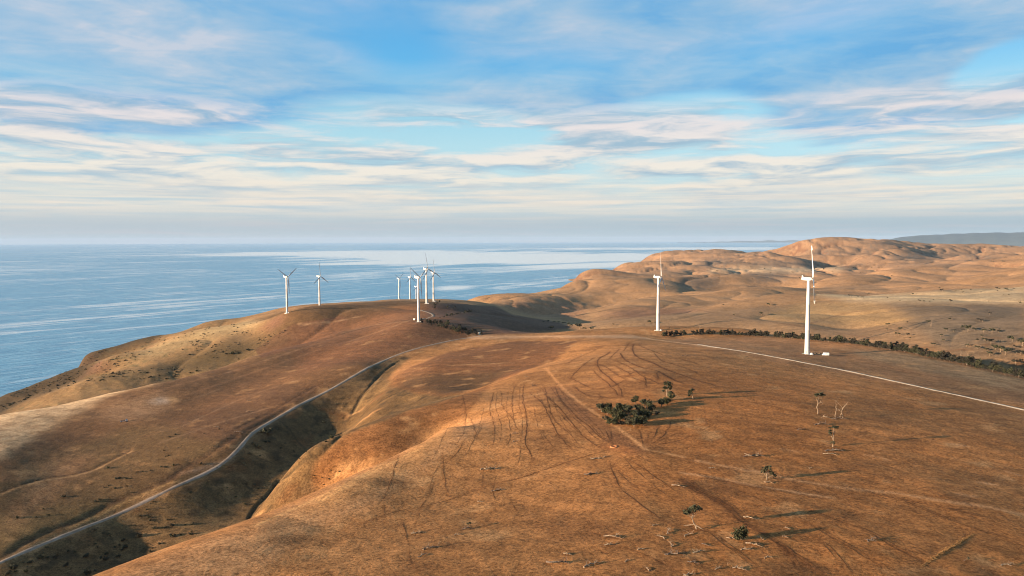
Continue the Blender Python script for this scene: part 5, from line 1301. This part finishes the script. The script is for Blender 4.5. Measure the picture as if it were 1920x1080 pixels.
scatter([(585,880),(610,855),(640,880),(620,915),(590,905)], 8, .25, .5, 'tiny dark shrub on the rough orange nose', 'tiny shrubs on the orange nose', 300, 500, 8)
# tussocks past counting in the valley
rr = random.Random(77); b = MB()
tri = 0
while tri < 900:
    x, y = rr.uniform(0, 720), rr.uniform(705, 1080)
    ins = False
    for (x1, y1), (x2, y2) in zip(VALLEY, VALLEY[1:] + VALLEY[:1]):
        if (y1 > y) != (y2 > y) and x < (x2 - x1) * (y - y1) / (y2 - y1) + x1: ins = not ins
    if not ins: continue
    p_ = hit(x, y)
    if math.hypot(p_.x, p_.y) > 950 or float(fbm(np.array([p_.x / 30]), np.array([p_.y / 30]), 2, 193)[0]) < -.12 + rr.random() * .2: tri += 1; continue
    tri += 1; s_ = rr.uniform(.2, .5)
    for k in range(9):
        c = p_ + Vector((rr.gauss(0, .5), rr.gauss(0, .5), rr.uniform(.0, .5))) * s_; d = Vector((rr.gauss(0, 1), rr.gauss(0, 1), rr.gauss(.8, .6))).normalized() * s_ * .8; e = d.orthogonal().normalized() * s_ * .4
        b.quad(c - e, c + e, c + d + e * .4, c + d - e * .4)
COAST = [(0,745),(140,690),(185,660),(290,636),(400,606),(480,602),(560,618),(470,660),(300,712),(180,715),(60,752),(0,774)]
tri = 0
while tri < 1100:
    x, y = rr.uniform(0, 560), rr.uniform(602, 775); ins = False
    for (x1, y1), (x2, y2) in zip(COAST, COAST[1:] + COAST[:1]):
        if (y1 > y) != (y2 > y) and x < (x2 - x1) * (y - y1) / (y2 - y1) + x1: ins = not ins
    if not ins: continue
    tri += 1; p_ = hit(x, y); r_ = math.hypot(p_.x, p_.y)
    if not 1000 < r_ < 1750: continue
    if float(fbm(np.array([p_.x / 60]), np.array([p_.y / 60]), 2, 195)[0]) < (-.1 if x < 200 else .12): continue
    s_ = rr.uniform(.6, 1.5)
    for k in range(9):
        c = p_ + Vector((rr.gauss(0, .6), rr.gauss(0, .6), rr.uniform(.0, .4))) * s_; d = Vector((rr.gauss(0, 1), rr.gauss(0, 1), rr.gauss(.8, .6))).normalized() * s_ * .8; e = d.orthogonal().normalized() * s_ * .5
        b.quad(c - e, c + e, c + d + e * .4, c + d - e * .4)
o = link('undergrowth', b.raw('undergrowth', LEAFB)); o['kind'] = 'stuff'; o['label'] = 'dark tussocks and low scrub covering the shaded valley side and the seaward slopes'

# ------------------------------------------------------------------ vehicles and small works
GLASS = mat('window_glass', (.10, .14, .19), .1); TYRE = mat('tyre_rubber', (.02, .02, .02), .8); STEEL = mat('galvanised_steel', (.45, .46, .47), .45, .6)
def rounded(b, c, sz, r):
    """a box with its upright and top edges rounded off"""
    x, y, z = sz; h = r
    ring = []
    for cx_, cy_, a0 in ((x/2-h, y/2-h, 0), (-x/2+h, y/2-h, 90), (-x/2+h, -y/2+h, 180), (x/2-h, -y/2+h, 270)):
        for k in range(3):
            a = math.radians(a0 + 45 * k); ring.append((cx_ + h * math.cos(a), cy_ + h * math.sin(a)))
    i0 = len(b.v); n = len(ring)
    for zz_, k in ((-z/2, 1), (z/2 - h, 1), (z/2, 1 - 2 * h / max(x, y))):
        for q_ in ring: b.v.append((c[0] + q_[0] * k, c[1] + q_[1] * k, c[2] + zz_))
    for l in range(2):
        for j in range(n): b.f.append((i0 + l * n + j, i0 + l * n + (j + 1) % n, i0 + (l + 1) * n + (j + 1) % n, i0 + (l + 1) * n + j))
    b.f.append(tuple(i0 + j for j in reversed(range(n)))); b.f.append(tuple(i0 + 2 * n + j for j in range(n)))
    return b
def wheel(parent, x, y, r=.36):
    w = MB().lathe([(r * .55, -.11), (r, -.11), (r, .11), (r * .55, .11)], 16, 'X'); w.v = [(p_[1] + x, p_[0] + y, p_[2] + r) for p_ in w.v]
    wo = link('wheel', w.mesh('wheel', TYRE), parent)
    m_ = MB().lathe([(r * .5, -.115), (r * .5, .115)], 12, 'X'); m_.v = [(p_[1] + x, p_[0] + y, p_[2] + r) for p_ in m_.v]
    link('rim', m_.mesh('rim', STEEL), wo)
p = place(1548, 667)
van = thing('van', 'white high-sided van parked right of the largest turbine', 'van', p, math.radians(168))
b = MB(); rounded(b, (-.55, 0, 1.65), (4.7, 2.05, 2.3), .18); link('body', b.mesh('body', WHITE, True), van)
b = MB(); b.v = [(1.8, -.95, .5), (2.95, -.9, .5), (2.95, -.9, 1.25), (2.55, -.9, 1.45), (1.8, -.95, 2.55), (1.8, .95, .5), (2.95, .9, .5), (2.95, .9, 1.25), (2.55, .9, 1.45), (1.8, .95, 2.55)]
b.f = [(0, 1, 2, 3, 4), (9, 8, 7, 6, 5), (1, 6, 7, 2), (2, 7, 8, 3), (3, 8, 9, 4), (0, 5, 6, 1), (4, 9, 5, 0)]; link('cab', b.mesh('cab', WHITE), van)
b = MB(); b.quad((2.50, -.78, 1.54), (2.50, .78, 1.54), (1.90, .80, 2.42), (1.90, -.80, 2.42)); b.v = [(x + .03, y, z + .02) for x, y, z in b.v]; link('windscreen', b.raw('windscreen', GLASS), van)
b = MB().box((-.2, 1.035, 2.05), (1.6, .02, .5)); link('side_window', b.mesh('side_window', mat('tinted_panel', (.22, .26, .31), .3)), van)
for x in (-1.9, 1.9):
    for y in (-.95, .95): wheel(van, x, y)
p = place(233, 791)
tk = thing('truck', 'white flat-bed farm truck parked alone on the left hillside', 'truck', p, math.radians(28))
b = MB().box((-1.2, 0, .95), (4.6, 2.2, .35)).box((-3.4, 0, 1.35), (.12, 2.2, .55)); link('tray', b.mesh('tray', WHITE), tk)
b = MB().box((-1.2, 0, 1.22), (4.2, 1.9, .22)); link('tray_inside', b.mesh('tray_inside', mat('black_tray_inside', (.02, .02, .025), .7)), tk)  # black slab standing for the dark inside of the tray
b = MB(); rounded(b, (2.1, 0, 1.35), (1.7, 2.0, 1.3), .15); link('cab', b.mesh('cab', WHITE, True), tk)
b = MB(); rounded(b, (2.0, 0, 2.2), (1.5, 1.8, .6), .15); link('cab_window', b.mesh('cab_window', GLASS, True), tk)
for x in (-2.2, 2.2):
    for y in (-1.0, 1.0): wheel(tk, x, y, .45)
def kiosk(px, py, sz, label, c=(.72, .66, .52)):
    o = thing('transformer_hut', label, 'hut', place(px, py), math.radians(-22))
    b = MB(); b.box((0, 0, sz[2] / 2 - .2), (sz[0], sz[1], sz[2] + .4)); link('wall', b.mesh('wall', paint('hut_cream', c, .6)), o)
    b = MB().box((0, 0, sz[2] + .08), (sz[0] + .3, sz[1] + .3, .16)); link('roof', b.mesh('roof', STEEL), o)
    b = MB().box((-sz[0] / 2 - .012, 0, 1.0), (.03, sz[1] * .5, 1.9)); link('door', b.mesh('door', mat('hut_door', (.36, .38, .34), .5)), o)
kiosk(900, 627, (3.6, 2.6, 2.8), 'small cream hut at the lower end of the sloping tree row')
kiosk(777, 600, (2.4, 2.0, 2.2), 'small cream transformer hut at the foot of the hilltop turbine')
# clutter round the foot of the largest turbine
def clutter(name, px, py, build, m, label, cat, rz=0.0):
    b = MB(); build(b); o = link(name, b.mesh(name, m)); o.location = place(px, py); o.rotation_euler.z = rz; tag(o, label, cat)
def crate(b, w=1.6, d=1.2, h=1.2):
    for z in (.1, h * .5, h - .1):
        b.box((0, -d / 2, z), (w, .06, h * .26)); b.box((0, d / 2, z), (w, .06, h * .26)); b.box((-w / 2, 0, z), (.06, d, h * .26)); b.box((w / 2, 0, z), (.06, d, h * .26))
    for x in (-w / 2, w / 2):
        for y in (-d / 2, d / 2): b.box((x, y, h / 2), (.12, .12, h))
    b.box((0, 0, .06), (w * .97, d * .97, .08))
clutter('drum', 1509.5, 663.5, lambda b: b.lathe([(.9, -.1), (.95, .05), (.9, .4), (.95, .75), (.9, 1.2), (.8, 1.3)], 16), mat('green_drum', (.20, .42, .06), .5), 'bright green drum at the left foot of the largest turbine', 'drum')
clutter('sack', 1512.5, 663.5, lambda b: rounded(b, (0, 0, .6), (1.5, 1.2, 1.3), .35), mat('white_sack', (.75, .72, .68), .8), 'white bulk sack between green drum and orange crate', 'sack')
clutter('crate', 1516, 663.5, lambda b: crate(b), mat('orange_crate', (.62, .24, .09), .7), 'orange crate at the right foot of the largest turbine', 'crate', .3)
clutter('crate', 1518.5, 664.0, lambda b: crate(b, 1.3, 1.1, 1.5), mat('salmon_crate', (.60, .36, .26), .7), 'salmon pink crate right of the orange crate', 'crate', -.3)
clutter('pallet_stack', 1522, 662.5, lambda b: [b.box((RND.gauss(0, .1), 0, .1 + k * .22), (1.5, 1.2, .14), rz=RND.gauss(0, .1)) for k in range(6)], mat('weathered_pallet', (.22, .16, .11), .9), 'stack of weathered pallets beside the salmon crate', 'pallets')
for k, (x, y) in enumerate(((1525, 662.5), (1528.5, 662.8), (1532, 662.8), (1534.5, 663))):
    clutter('timber_pile', x, y, lambda b: [b.tube([(-1.2, -.3 + .2 * j, .15 + (j % 3) * .25), (1.2, -.2 + .2 * j, .2 + (j % 2) * .3)], [.14, .12], 6) for j in range(5)], (PALEB, BARK, BURNT, PALEB)[k], ('pale split timber beside the pallet stack', 'grey-brown timber pile between pallets and van', 'charred timber pile nearer the van', 'pale timber pile closest to the van')[k], 'timber', k * .7 + .4)
o = link('fallen_log', log_mesh(5.0, 160, BURNT)); o.location = place(1561, 655); tag(o, 'dark brush heap on the slope behind the white van', 'fallen log', 'dead timber lying on the pasture')
